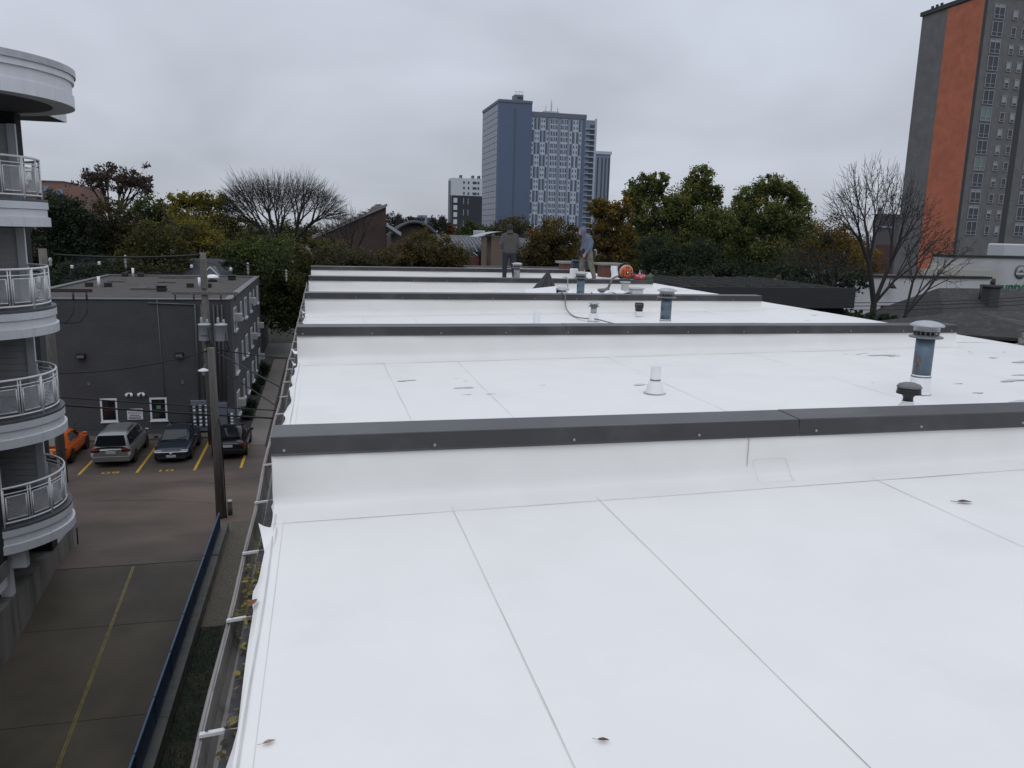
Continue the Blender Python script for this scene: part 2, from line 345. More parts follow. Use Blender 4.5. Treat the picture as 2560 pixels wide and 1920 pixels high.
# roof membrane sheets between the lap seams, bay by bay
bays = [(-3.0, PY[0]+.02)]+[(PY[i]+.23, PY[i+1]+.02) for i in range(4)]+[(PY[4]+.23, YB)]
lap = [XL, .72, 1.61, 3.56, 5.57, 7.55, XR]
def sheet(m, xa, xb, ya, yb, z):
    nx = max(2, int((xb-xa)/.25)); ny = max(2, int((yb-ya)/.35))
    ph = rnd.random()*9
    def fn(a, b):
        x = xa+(xb-xa)*a; y = ya+(yb-ya)*b
        return (x, y, fz(x)+z+.0012*math.sin(x*5.1+ph)*math.sin(y*3.3+ph*2))
    m.grid(fn, nx, ny)
for bi, (ya, yb) in enumerate(bays):
    for j in range(len(lap)-1):
        xa, xb = lap[j], lap[j+1]
        if bi == 5:
            if xb < 5.5: continue
            xa = max(xa, 5.45)
        m = MB(); sheet(m, xa, xb, ya, yb, .003)
        m.build('membrane_sheet', 'membrane', mb)
        if j > 0 and xa > XL+.1:
            s_ = MB(); ny = 14; ph = rnd.random()*6
            def sf(a, b, xa=xa, ya=ya, yb=yb, ph=ph):
                y = ya+(yb-ya)*b; x = xa+.006*math.sin(y*1.3+ph)+.002*math.sin(y*9+ph)+(a-.5)*.0030
                return (x, y, fz(x)+.0068)
            s_.grid(sf, 1, ny); s_.build('lap_seam', 'membrane_edge', mb)
for k_, yp in enumerate(PY):
    m = MB(); sheet(m, 8.2, XR, yp+.01, yp+.24, .001); m.build('membrane_sheet', 'membrane', mb)
# roof edge: left membrane lip, ragged over the gutter, and right fascia
def ragged(y):
    return XL-.012-.010*math.sin(y*2.3)-.018*max(0, math.sin(y*1.1+.7))**2-.02*max(0, math.sin(y*5.3+1.9))**8-(.025 if 6.5 < y < 9 else 0)*abs(math.sin(y*4.1))
m = MB()
def edge(a, b):
    y = -3+28.4*b; xe = ragged(y)
    x = XL+.06+(xe-XL-.06)*a; return (x, y, fz(XL)+.008-(.05*max(0, a-.6)**1.3*(1+.5*math.sin(y*6)))-.004*a)
m.grid(edge, 6, 300); m.build('edge_membrane', 'membrane', mb)
m = MB(); m.grid(lambda a, b: (XL+.018+.004*math.sin(b*90)+(a-.5)*.006, -3+28.4*b, fz(XL)+.0125), 1, 120); m.build('edge_seam', 'membrane_edge', mb)
m = MB()   # curled loose flap near the first parapet
def flap(a, b):
    y = 4.27-.34*b; out = .095*(a**1.0)*(1-.6*b)
    return (XL+.03-out, y, fz(XL)+.012-.03*a+.055*a*a*(1-b)+.006*math.sin(b*5))
m.grid(flap, 8, 8); m.build('loose_flap', 'membrane', mb)
for (yc, s_) in ((10.55, .10), (9.6, .06), (15.6, .09), (14.8, .05)):
    m = MB(); m.grid(lambda a, b: (XL-.02-s_*.9*a*(1-abs(b-.5)), yc+(b-.5)*s_*2.2, fz(XL)+.01+.05*a*a*math.sin(b*3.1)), 5, 5); m.build('loose_flap', 'membrane', mb)
MB().box(10.42, 10.53, -3, YB, 9.15, fz(XR)-.004).build('fascia', 'cap_metal', mb)
MB().bbox(-.275, -.255, -3, 25.6, 8.95, 9.33, .004).build('fascia', mat('fascia_brown', (.10, .08, .07), .7), mb)
MB().box(-.345, -.256, -3, 25.6, 9.30, 9.325).build('old_felt_strip', 'old_felt', mb)
# parapets: membrane faces, two-piece metal caps, screws
def parapet(y0, xa, xb, ztop, cuts):
    p = MB(); nx = int((xb-xa)/.18)
    def prof(x):
        f = fz(x)
        return [(-.215, f+.0042), (-.10, f+.009), (-.05, f+.022), (-.018, f+.05), (-.004, f+.10), (0, f+.2), (0, ztop-.06), (.03, ztop-.03)]
    npf = 8
    def fn(a, b):
        x = xa+(xb-xa)*a; pr = prof(x); i = min(int(b*(npf-1)+1e-6), npf-1); dy, z = pr[i]
        wv = .006*math.sin(x*2.1+y0)+.004*math.sin(x*5.7+z*9)
        if x < 1.2: wv += .012*math.exp(-((x+.1)/.5)**2)*math.sin(z*17+x*6)
        return (x, y0+dy+(wv if 0 < i < 7 else 0), z)
    p.grid(fn, nx, npf-1); par = p.build('parapet', 'membrane_face', mb)
    b2 = MB(); b2.box(xa+.004, xb-.004, y0+.012, y0+.235, 9.28, ztop-.03); b2.build('core', 'membrane_face', par)
    for xe_ in (xb, xa): MB().box(xe_-.004, xe_+.005, y0-.002, y0+.24, fz(xe_)-.02, ztop-.02).build('end_wrap', 'membrane_face', par)
    s_ = MB(); s_.grid(lambda a, b: (xa+(xb-xa)*a, y0-.218-.005*math.sin(a*(xb-xa)*.9)+(b-.5)*.0030, fz(xa+(xb-xa)*a)+.0062), 60, 1); s_.build('base_seam', 'membrane_edge', par)
    xs = [xa-.006]+cuts+[xb+.006]
    for i in range(len(xs)-1):
        c = MB(); t = .0025*(i % 2); g_ = .0015
        X0, X1 = xs[i]+g_, xs[i+1]-g_
        pr = [(-.012-t, ztop-.108), (-.018-t, ztop-.112), (-.012-t, ztop-.10), (-.012-t, ztop-.004), (-.008, ztop+t), (.25, ztop+t+.006), (.256, ztop-.002), (.256, ztop-.085), (.252, ztop-.085), (.250, ztop-.006), (0-t, ztop-.008), (-.006-t, ztop-.1)]
        c.prism([(X0, y0+a, b) for a, b in pr], (X1-X0, 0, 0)); c.build('cap_section', 'cap_metal', par)
    xq = xa+.066; n = 0; first = None
    while xq < xb-.03:
        if first is None:
            c = MB(); c.lathe([(0, -.003), (.011, -.003), (.011, .002), (.007, .004), (.006, .010), (0, .011)], (xq, y0-.0155, ztop-.082), 8, M=Matrix.Rotation(R(90), 3, 'X')); first = c.build('screw', 'screw', par); fx = xq
        else: share(first, 'screw', (xq-fx, 0, 0), par)
        xq += .84+rnd.uniform(-.02, .03)
    return par
for k, y in enumerate(PY):
    xe = [XP+.3, XP+.06, XP-.05, XP-.25, 8.4][k]
    if k == 0: xe = XP+.2
    pr = parapet(y, XL, xe, 9.826-(.005*k if k else 0), [3.07, 6.1])
    if k == 0:
        # vertical lap and oval patch low on the near face
        m = MB(); m.box(2.712, 2.7138, y-.0125, y-.004, fz(2.7)+.09, 9.72); m.build('vertical_lap', 'membrane_edge', pr)
        def rr(s, y_):
            out = []
            for cx, cz, a0 in ((s, s*.55, 0), (-s, s*.55, 90), (-s, -s*.55, 180), (s, -s*.55, 270)):
                for q in range(6): an = R(a0+q*18); out.append((cx*.82+math.cos(an)*s*.18, cz*.70+math.sin(an)*s*.17))
            return out
        o_ = rr(.125, 0); i_ = rr(.1225, 0); m = MB()
        for q in range(24):
            a, b, c, d = o_[q], o_[(q+1) % 24], i_[(q+1) % 24], i_[q]
            P = lambda t: (2.875+t[0], y-.014 if t[1] >= 0 else y-.030+t[1]*1.5, fz(2.87)+.065+t[1] if t[1] >= 0 else fz(2.87)+max(.0145, .056+t[1]*.9))
            m.quad(P(a), P(b), P(c), P(d))
        m.build('patch_outline', 'membrane_edge', pr)
MB().box(5.45, 10.3, YB-.2, YB, 9.30, 9.60).build('end_curb', 'membrane_face', mb)
MB().bbox(5.4, 10.35, YB-.23, YB+.03, 9.603, 9.66, .008).build('end_cap', 'cap_metal', mb)
# damp patches left by rain on the far right of the second bay, and scuffs
wet = mat('damp', (.62, .62, .63), .25, vary=.06, scale=6)
wr = random.Random(5)
for k in range(46):
    if k < 30: cx, cy = wr.uniform(6.3, 10.2), wr.uniform(5.2, 9.3)
    elif k < 36: cx, cy = wr.uniform(.6, 2.4), wr.uniform(7.4, 8.4)
    elif k < 42: cx, cy = wr.uniform(7.4, 10.0), wr.uniform(11.0, 14.6)
    else: cx, cy = wr.uniform(2.2, 6), wr.uniform(6.5, 9)
    s_ = wr.choice((.02, .03, .04, .05, .07, .11))*(1 if k < 30 else .5); m = MB(); n = 14; ph = wr.random()*6
    pts = []
    for q in range(n):
        an = 2*math.pi*q/n; rr_ = s_*(1+.35*math.sin(2*an+ph)+.25*math.sin(3*an+ph*2)); px = cx+math.cos(an)*rr_*1.5+.4*(math.sin(an)*rr_); py = cy+math.sin(an)*rr_*.55
        pts.append((px, py, fz(px)+.0095))
    m.poly(pts); m.build('damp_patch', wet, mb)
# ------------------------------------------------------------------ gutter with strap hangers
gu = thing('roof_gutter', 'dented pale box gutter with strap hangers along the roof edge', 'gutter', (-.36, 11, 9.2))
prof = [(-.335, 9.285), (-.338, 9.19), (-.352, 9.178), (-.385, 9.180), (-.402, 9.21), (-.408, 9.27), (-.412, 9.298), (-.422, 9.302), (-.430, 9.296), (-.428, 9.282), (-.421, 9.278), (-.416, 9.20), (-.39, 9.165), (-.34, 9.163), (-.325, 9.19), (-.325, 9.285)]
for k in range(9):
    ya, yb = -3+k*3.2, -3+(k+1)*3.2-.004
    if yb > 25.5: yb = 25.5
    m = MB(); ns = 12
    rows = []
    for i in range(ns+1):
        y = ya+(yb-ya)*i/ns; wob = .004*math.sin(y*1.7)+.003*math.sin(y*4.1)
        rows += [(x+wob*(1 if x < -.38 else .3), y, z+.004*math.sin(y*1.3)) for x, z in prof]
    n = len(prof); fs = [(i*n+j, i*n+(j+1) % n, (i+1)*n+(j+1) % n, (i+1)*n+j) for i in range(ns) for j in range(n)]
    m._add(rows, fs); m.build('trough', 'gutter', gu)
    m = MB(); m.tube([(-.424+.004*math.sin((ya+(yb-ya)*i/12)*1.7)+.003*math.sin((ya+(yb-ya)*i/12)*4.1), ya+(yb-ya)*i/12, 9.297+.004*math.sin((ya+(yb-ya)*i/12)*1.3)) for i in range(13)], .0085, 8); m.build('lip', 'gutter_lip', gu)
first = None
hs = [2.57+.8*k for k in range(28)]
for k, y in enumerate(hs):
    if first is None:
        m = MB(); m.prism([(-.428, y-.018, 9.306), (-.285, y-.016, 9.318), (-.285, y+.012, 9.318), (-.428, y+.010, 9.306)], (0, 0, .006))
        m.prism([(-.428, y-.018, 9.312), (-.285, y-.016, 9.324), (-.285, y-.012, 9.324), (-.428, y-.014, 9.312)], (0, 0, .006))
        first = m.build('strap_hanger', mat('hanger_white', (.55, .55, .54), .5, vary=.1), gu)
        for xb in (-.405, -.345): MB().lathe([(0, 0), (.006, 0), (.004, .003), (0, .003)], (xb, y-.003, 9.322+.08*(xb+.405)), 8).build('rivet', 'old_felt', first)
    else:
        o = share(first, 'strap_hanger', (0, y-hs[0]+rnd.uniform(-.05, .05), 0), gu, rz=0)
        for ch in first.children: c = ch.copy(); COL.objects.link(c); c.parent = o
# leaves lying in and beside the gutter
def leafquad(vs, fs, c, s, rr):
    M = Matrix.Rotation(rr.uniform(0, 6.28), 3, 'Z') @ Matrix.Rotation(rr.uniform(-.7, .7), 3, 'X'); b = len(vs)
    for p in ((-.5, 0, 0), (-.15, .22, .05), (.2, .2, .04), (.55, 0, 0), (.2, -.2, .05), (-.15, -.22, .04)): vs.append(Vector(c)+M@Vector(p)*s)
    fs.append((b, b+1, b+2, b+3)); fs.append((b, b+3, b+4, b+5))
lm = mat('fallen_leaf_mix', (.1, .1, .1), .7, tintramp=[(.05, .03, .015), (.12, .09, .03), (.19, .16, .05), (.24, .21, .07), (.35, .25, .03)])
vs, fs = [], []
lr = random.Random(3)
for k in range(330):
    t = lr.random()
    if t < .62: y = lr.gauss(3.85, .22) if lr.random() < .6 else lr.gauss(3.55, .09); x = lr.uniform(-.40, -.30)
    elif t < .8: y = lr.uniform(2.1, 3.4); x = lr.uniform(-.345, -.30)
    elif t < .9: y = lr.gauss(2.27, .05); x = lr.uniform(-.40, -.30)
    else: y = lr.uniform(4.2, 16); x = lr.uniform(-.40, -.31)
    z = 9.335 if x > -.345 else 9.21+lr.uniform(0, .10)*(1 if t < .62 else .2)
    leafquad(vs, fs, (x, y, z+lr.uniform(0, .012)), lr.uniform(.018, .042), lr)
m = MB(); m.v = [tuple(v) for v in vs]; m.f = fs; m.sm = [False]*len(fs)
o = m.build('gutter_leaves', lm); tag(o, 'yellow and brown leaves lying in the gutter at the roof edge', 'leaves', kind='stuff')
a = o.data.attributes.new('tint', 'FLOAT', 'FACE'); a.data.foreach_set('value', np.repeat(np.array([lr.random() for _ in range(len(fs)//2)], dtype=np.float32), 2))
def roofleaf(u, x, y, s, rot, col, lab):
    m = MB(); c = Vector((x, y, fz(x)+.012)); M = Matrix.Rotation(rot, 3, 'Z')
    up = [(-.5, 0, .01), (-.25, .16, .06), (.05, .2, .09), (.35, .1, .05), (.55, 0, .0), (.35, -.1, .05), (.05, -.2, .08), (-.25, -.16, .05)]
    m._add([c+M@Vector(p)*s for p in up]+[c+M@Vector((0, 0, .02))*s], [(8, i, (i+1) % 8) for i in range(8)])
    m.tube([c+M@Vector((-.5, 0, .01))*s, c+M@Vector((-.85, .05, .03))*s], .02*s, 4); o = m.build('fallen_leaf', mat(u, col, .7, vary=.3, scale=30), org=(x, y, fz(x))); tag(o, lab, 'leaf')
roofleaf('leaf_tan', -.19, 2.36, .042, .3, (.30, .19, .12), 'small tan leaf on the roof close to the gutter edge')
roofleaf('leaf_brown', .85, 2.14, .04, -.3, (.10, .045, .03), 'small brown leaf on the white roof at the bottom of the frame')
roofleaf('leaf_maroon', 3.78, 3.83, .095, -.25, (.07, .028, .028), 'dark maroon leaf on the roof right of the last seam')
roofleaf('leaf_red', -.315, 3.36, .075, 1.2, (.16, .05, .025), 'red brown leaf resting on a gutter strap hanger')

# hairline cracks and a tar patch on the wet lot
cr = random.Random(9)
for k, (cx, cy, ln, an) in enumerate(((-9, 33.2, 5, .05), (-6.5, 35.3, 4, -.1))):
    pts = []; x_, y_ = cx, cy
    for i in range(18): pts.append((x_, y_)); an += cr.uniform(-.2, .2); x_ += ln/18*math.cos(an); y_ += ln/18*math.sin(an)
    m = MB(); vs = []
    for i, (a_, b_) in enumerate(pts): w_ = .006+.006*cr.random(); vs += [(a_, b_-w_, .0085), (a_, b_+w_, .0085)]
    m._add(vs, [(2*i, 2*i+2, 2*i+3, 2*i+1) for i in range(len(pts)-1)]); tag(m.build('pavement_crack', mat('crack_dark', (.02, .018, .017), .8)), kind='structure')
# ------------------------------------------------------------------ apartment building with round balconies (left)
mat('siding', (.56, .56, .56), .65, vary=.06, scale=2)
mat('trim_white', (.68, .70, .72), .5, vary=.05, scale=2, col2=(.56, .57, .575), c2scale=2.2, c2lo=.55, c2hi=.75, stretch=(2.2, 2.2, .35))
mat('soffit', (.10, .10, .105), .7, vary=.05)
mat('rail_white', (.80, .80, .80), .4, vary=.03)
mat('deck_grey', (.10, .105, .115), .5, vary=.2, scale=5)
mat('dark_glass', (.012, .013, .016), .08, vary=0, spec=.6)
dbrick = brickmat('dark_brick', (.020, .020, .023), (.014, .014, .018), (.03, .03, .032), bw=.21, bh=.075)
ap = thing('apartment_building', 'dark brick apartment building with stacked round white balconies at the left', 'building', (-12, 18, 0))
FX = -8.42                     # facade line
def box_part(name, m, par, *a): return MB().box(*a).build(name, m, par)
box_part('foundation_wall', 'concrete', ap, -14, FX-.03, 3.0, 28.46, -4.2, .72)
box_part('brick_wall', dbrick, ap, -16, FX, 26.30, 26.80, .722, 14.3)
box_part('brick_wall', dbrick, ap, -16, FX, 2, 22.78, 1.95, 14.3)
box_part('core_wall', 'siding', ap, -16, -10.35, 22.78, 26.30, .72, 14.3)
# lap siding boards in each porch recess
bd = None
for lv in range(4):
    zf = 2.83+2.9*lv
    for k in range(13):
        z = zf+.05+k*.17
        if bd is None:
            bm = MB(); bm.prism([(-10.35, 22.8, z), (-10.31, 22.8, z), (-10.335, 22.8, z+.172), (-10.35, 22.8, z+.172)], (0, 3.48, 0)); bd = bm.build('siding_board', 'siding', ap); z_0 = z
        else: share(bd, 'siding_board', (0, 0, z-z_0), ap)
    # side of the recess, corner trim and door
    box_part('recess_cheek', 'siding', ap, -10.33, -8.62, 26.285, 26.299, zf, zf+2.12)
    for k in range(11): box_part('siding_board', 'siding', ap, -10.32, -8.62, 26.262-.004, 26.284, zf+.05+k*.19, zf+.05+k*.19+.172)
    box_part('corner_trim', 'trim_white', ap, -8.62, FX+.018, 26.20, 26.31, zf-.0, zf+2.13)
    box_part('corner_trim', 'trim_white', ap, -8.55, FX+.012, 22.765, 22.86, zf, zf+2.13)
    d = box_part('balcony_door', 'trim_white', ap, -10.30, -10.27, 23.2, 24.3, zf, zf+2.05)
    MB().box(-10.268, -10.262, 23.33, 24.17, zf+.15, zf+1.92).build('pane', 'dark_glass', d)
# balconies: three-tier curved fascia, deck, curved rail with mesh panels
CX, CY = -9.5, 24.54
def arc(r, a0, a1, n, z): return [(CX+r*math.cos(a0+(a1-a0)*i/n), CY+r*math.sin(a0+(a1-a0)*i/n), z) for i in range(n+1)]
A0, A1 = R(-58), R(58)
def arclen(r): return max(-1, min(1, (FX-CX)/r))
def curved_band(name, m, par, r0, r1, z0, z1, lip=0):
    a = math.acos(arclen(r1)); n = 34; mm = MB(); vs = []; 
    prof = [(r0, z0), (r1, z0), (r1, z1-lip*.25), (r1-lip, z1), (r0, z1)]
    for i in range(n+1):
        t = -a+2*a*i/n
        for r, z in prof: vs.append((CX+r*math.cos(t), CY+r*math.sin(t), z))
    k = len(prof); fs = [(i*k+j, i*k+(j+1) % k, (i+1)*k+(j+1) % k, (i+1)*k+j) for i in range(n) for j in range(k)]+[tuple(range(k)), tuple(n*k+j for j in range(k-1, -1, -1))]
    mm._add(vs, fs); return mm.build(name, m, par)
def disc(name, m, par, r, z0, z1):
    a = math.acos(arclen(r)); n = 34
    pts = [(CX+r*math.cos(-a+2*a*i/n), CY+r*math.sin(-a+2*a*i/n), z0) for i in range(n+1)]+[(-10.3, CY+1.72, z0), (-10.3, CY-1.72, z0)]
    return MB().prism(pts, (0, 0, z1-z0)).build(name, m, par)
def balcony(zt, label):
    b = thing('balcony', label, 'balcony', (CX, CY, zt-1.85), 'stacked round balconies')
    zd = zt-1.07
    disc('deck', 'deck_grey', b, 2.20, zd-.06, zd); disc('underside', 'trim_white', b, 2.05, zd-.72, zd-.064)
    curved_band('fascia_tier', 'trim_white', b, 2.052, 2.235, zd-.72, zd-.47, .05)
    curved_band('fascia_tier', 'trim_white', b, 2.052, 2.165, zd-.466, zd-.26, .02)
    curved_band('fascia_tier', 'trim_white', b, 2.052, 2.20, zd-.256, zd-.064, .02)
    r = 2.05; a = math.acos(arclen(r))
    for zz, rr in ((zt, .032), (zd+.10, .024)): MB().tube(arc(r, -a, a, 36, zz), rr, 8).build('rail', 'rail_white', b)
    MB().tube(arc(r, -a, a, 36, zt-.16), .016, 6).build('rail', 'rail_white', b)
    npan = 6
    for i in range(npan+1):
        t = -a+2*a*i/npan; c, s_ = math.cos(t), math.sin(t)
        mm = MB()
        for dt in (-.018, .018): mm.tube([(CX+r*math.cos(t+dt), CY+r*math.sin(t+dt), zd+.1), (CX+r*math.cos(t+dt), CY+r*math.sin(t+dt), zt)], .017, 6)
        o = mm.build('baluster_pair', 'rail_white', b); o['kind'] = 'stuff'
        if i % 2 == 0: MB().tube([(CX+r*c, CY+r*s_, zd-.02), (CX+r*c, CY+r*s_, zt)], .034, 8).build('post', 'rail_white', b)
    for i in range(npan):
        t0 = -a+2*a*(i+.13)/npan; t1 = -a+2*a*(i+.87)/npan
        P = lambda t, z: (CX+r*math.cos(t), CY+r*math.sin(t), z)
        z0, z1 = zd+.2, zt-.25
        mm = MB()
        fr = [P(t0, z0), P(t1, z0), P(t1, z1), P(t0, z1), P(t0, z0)]
        for j in range(4): mm.tube([fr[j], fr[j+1]], .016, 6)
        fo = mm.build('panel_frame', 'rail_white', b); fo['kind'] = 'stuff'
        mm = MB(); nw = 9; hh = z1-z0; wd = (t1-t0)*r
        stp = wd/nw
        for q in range(-int(hh/stp)-1, nw+1):
            for sg in (1, -1):
                # diagonal wires of the mesh infill
                xa, za = q*stp, 0.; xb, zb = q*stp+hh, hh
                if xa < 0: za = -xa; xa = 0
                if xb > wd: zb = hh-(xb-wd); xb = wd
                if xb <= xa: continue
                if sg < 0: xa, xb = wd-xa, wd-xb
                mm.tube([P(t0+xa/r, z0+za), P(t0+xb/r, z0+zb)], .0042, 3, caps=False)
        mo = mm.build('wire_mesh', 'rail_white', fo); mo['kind'] = 'stuff'
    return b
balcony(3.9, 'lowest round white balcony, just above the ramp wall')
balcony(6.8, 'second round balcony from the bottom, level with the grey wall lights')
balcony(9.7, 'third round balcony from the bottom, in front of the utility pole')
balcony(12.6, 'top round balcony right under the wide round canopy')
# porch furniture glimpsed behind the rails
tag(MB().bbox(-9.9, -9.45, 22.95, 23.4, 2.84, 3.5, .05).bbox(-9.9, -9.8, 22.95, 23.4, 3.4, 3.95, .04).build('balcony_chair', mat('black_plastic', (.012, .012, .014), .5), org=(-9.6, 23.2, 2.84)), 'dark chair on the lowest round balcony', 'chair')
# support brackets below the lowest balcony
for yb in (23.3, 25.4): box_part('balcony_bracket', 'trim_white', ap, -8.6, -8.1, yb-.12, yb+.12, 1.5, 2.10)
box_part('base_fascia', 'concrete', ap, -12, FX+.02, 18, 22.78, 1.52, 1.95)
box_part('carport_beam', 'trim_white', ap, FX-.5, FX-.02, 20, 22.7, 1.2, 1.5)
box_part('carport_post', 'trim_white', ap, FX-.34, FX-.06, 23.05, 23.3, .73, 1.95)
# canopy and eave
cp = thing('roof_canopy', 'wide round white canopy with stepped fascia crowning the balcony stack', 'canopy', (CX, CY, 14.0))
def band(name, m, par, r0, r1, z0, z1):
    n = 48; mm = MB(); vs = []; prof = [(r0, z0), (r1, z0), (r1, z1), (r0, z1)]
    for i in range(n+1):
        t = R(-105)+R(210)*i/n
        for r, z in prof: vs.append((CX+r*math.cos(t), CY+r*math.sin(t)-.35, z))
    fs = [(i*4+j, i*4+(j+1) % 4, (i+1)*4+(j+1) % 4, (i+1)*4+j) for i in range(n) for j in range(4)]
    mm._add(vs, fs); return mm.build(name, m, par)
band('soffit', 'soffit', cp, .02, 3.06, 14.0, 14.05); band('fascia_tier', 'trim_white', cp, 2.6, 3.13, 13.985, 14.30); band('fascia_tier', 'trim_white', cp, 2.6, 3.09, 14.302, 14.62)
band('fascia_tier', 'trim_white', cp, 2.6, 3.15, 14.622, 14.78); band('coping', mat('coping_metal', (.42, .44, .46), .35, .3), cp, .02, 3.20, 14.782, 14.95)
ev = MB(); ev.prism([(-16, 20, 14.06), (FX+.62, 25.6, 14.06), (FX+.62, 29.05, 14.06), (-16, 29.05, 14.06)], (0, 0, .30)); ev.build('eave', 'trim_white', ap)
ev = MB(); ev.poly([(-16, 20, 14.055), (-16, 29.0, 14.055), (FX+.58, 29.0, 14.055), (FX+.58, 25.6, 14.055)]); ev.build('eave_soffit', 'soffit', ap)
tag(MB().tube([(-8.36, 28.62, 0), (-8.36, 28.62, .5), (-8.34, 28.6, .62)], .022, 8).build('hose_bib', mat('black_metal', (.015, .015, .015), .5), org=(-8.18, 28.7, 0)), 'thin black standpipe at the end of the ramp wall', 'pipe')

# ------------------------------------------------------------------ grey three storey building
gw = brickmat('grey_brick', (.064, .065, .069), (.056, .057, .061), (.050, .051, .055), rough=.85, bumps=.25)
mat('grey_side', (.085, .086, .088), .85, vary=.10, scale=1.2, bump=.15, bscale=30)
mat('gravel_roof', (.064, .056, .052), .95, vary=.35, scale=5, bump=.8, bscale=30, col2=(.045, .039, .035), c2scale=1.2, c2lo=.5, c2hi=.7)
gb = thing('grey_building', 'dark grey three storey building with a flat gravel roof', 'building', (-9.6, 53.6, 0))
gx0, gx1, gy0, gy1, gz = -15.2, -4.6, 43.6, 63.8, 7.12
MB().box(gx0, gx1-.012, gy0, gy0+.3, 0, gz).build('front_wall', gw, gb)
MB().box(gx1-.3, gx1, gy0+.004, gy1, 0, gz-.002).build('side_wall', 'grey_side', gb)
MB().box(gx0, gx1-.31, gy1-.3, gy1, 0, gz).build('rear_wall', gw, gb)
MB().box(gx0, gx0+.3, gy0+.31, gy1-.31, 0, gz).build('side_wall', gw, gb)
MB().box(gx0+.3, gx1-.3, gy0+.3, gy1-.3, gz-.4, gz-.03).build('roof', 'gravel_roof', gb)
for a in ((gx0-.04, gx1-.02, gy0-.05, gy0+.26), (gx1-.34, gx1+.05, gy0+.27, gy1+.05), (gx0-.04, gx1-.36, gy1-.3, gy1+.04), (gx0-.05, gx0+.3, gy0+.27, gy1-.31)):
    MB().bbox(a[0], a[1], a[2], a[3], gz+.003, gz+.075, .012).build('parapet_edge', mat('edge_metal', (.14, .143, .147), .45, .3), gb)
MB().box(gx0, gx1-.02, gy0-.02, gy0-.004, .0, .35).build('wall_base', mat('wall_base', (.07, .07, .072), .8), gb)
# front windows
def framed_window(par, x0, x1, z0, z1, y, label=None):
    f = MB(); t = .085
    f.box(x0, x1, y-.05, y-.002, z0, z0+t); f.box(x0, x1, y-.05, y-.002, z1-t, z1); f.box(x0, x0+t, y-.05, y-.002, z0+t, z1-t); f.box(x1-t, x1, y-.05, y-.002, z0+t, z1-t)
    o = f.build('window', 'trim_white', par)
    MB().box(x0+t, x1-t, y-.018, y-.006, z0+t, z1-t).build('pane', 'dark_glass', o)
    MB().box(x0-.03, x1+.03, y-.075, y-.002, z0-.06, z0-.002).build('sill', 'trim_white', o)
    MB().box(x0+t, x1-t, y-.03, y-.019, (z0+z1)/2-.015, (z0+z1)/2+.015).build('meeting_rail', mat('rail_dark', (.05, .05, .05), .5), o)
    return o
framed_window(gb, -11.16, -10.36, .83, 2.05, gy0)
w2 = framed_window(gb, -8.80, -7.97, .82, 2.04, gy0)
MB().box(-8.48, -8.28, gy0-.030, gy0-.024, 1.45, 1.62).build('green_sticker', mat('green_note', (.10, .22, .12), .6), w2)
# sign
sg = thing('parking_sign', 'white private parking sign on the grey wall between two windows', 'sign', (-9.54, gy0-.03, .92))
MB().bbox(-9.92, -9.16, gy0-.03, gy0-.008, .90, 1.48, .005).build('board', mat('sign_white', (.62, .61, .66), .5, vary=.03), sg)
ink = mat('sign_ink', (.03, .025, .05), .6, vary=0)
textmesh('lettering', 'PRIVATE', .155, ink, facing((-9.54, gy0-.033, 1.39)), sg, .001); textmesh('lettering', 'PARKING', .155, ink, facing((-9.54, gy0-.033, 1.25)), sg, .001)
for z, w_ in ((1.13, .5), (1.04, .62), (.97, .6)):
    MB().box(-9.54-w_/2, -9.54+w_/2*.9, gy0-.035, gy0-.031, z-.018, z+.018).build('text_line', ink, sg)
# twin cup lights, wall packs, vents
for k, (xa, lab) in enumerate(((-9.75, 'left pair of small white cup lights above the parking sign'), (-9.17, 'right pair of small white cup lights above the parking sign'))):
    t = thing('cup_light', lab, 'light', (xa, gy0-.05, 2.2), 'white cup lights above the sign')
    MB().box(xa-.12, xa+.12, gy0-.05, gy0-.003, 2.28, 2.33).build('bracket', 'trim_white', t)
    for dx in (-.12, .12): MB().lathe([(.05, 0), (.075, .15), (.07, .15), (.0, .13)], (xa+dx, gy0-.12, 2.14), 12).build('cup', 'white_paint', t)
for xa, lab in ((-11.87, 'boxy wall pack light on the grey wall near the balconies'), (-7.22, 'boxy wall pack light on the grey wall near the utility pole')):
    t = thing('wall_light', lab, 'light', (xa, gy0-.1, 4.25), 'wall pack lights')
    MB().prism([(xa-.2, gy0-.005, 4.42), (xa-.2, gy0-.22, 4.36), (xa-.2, gy0-.2, 4.18), (xa-.2, gy0-.005, 4.14)], (.4, 0, 0)).build('housing', 'black_metal', t)
    MB().box(xa-.16, xa+.16, gy0-.235, gy0-.214, 4.20, 4.33).build('lens', mat('lens_grey', (.14, .14, .13), .3), t)
for xa in (-11.62, -7.15):
    MB().box(xa-.07, xa+.07, gy0-.03, gy0-.003, 2.75, 2.92).build('wall_vent', mat('vent_grey', (.12, .12, .12), .6), gb)
MB().tube([(-8.15, gy0-.04, 7.15), (-8.12, gy0-.04, 4.5), (-8.03, gy0-.04, 2.1)], .018, 6).build('conduit', mat('conduit_grey', (.13, .13, .13), .5), gb)
MB().tube([(-8.6, gy0-.05, 6.98), (-6.3, gy0-.05, 6.9)], .03, 6).build('conduit', MATS['conduit_grey'], gb)
for xa in (-6.35, -6.05, -5.45, -5.25, -5.05): MB().tube([(xa, gy0-.06, 6.9), (xa, gy0-.06, 1.85)], .045, 8).build('conduit', MATS['grey_side'], gb)
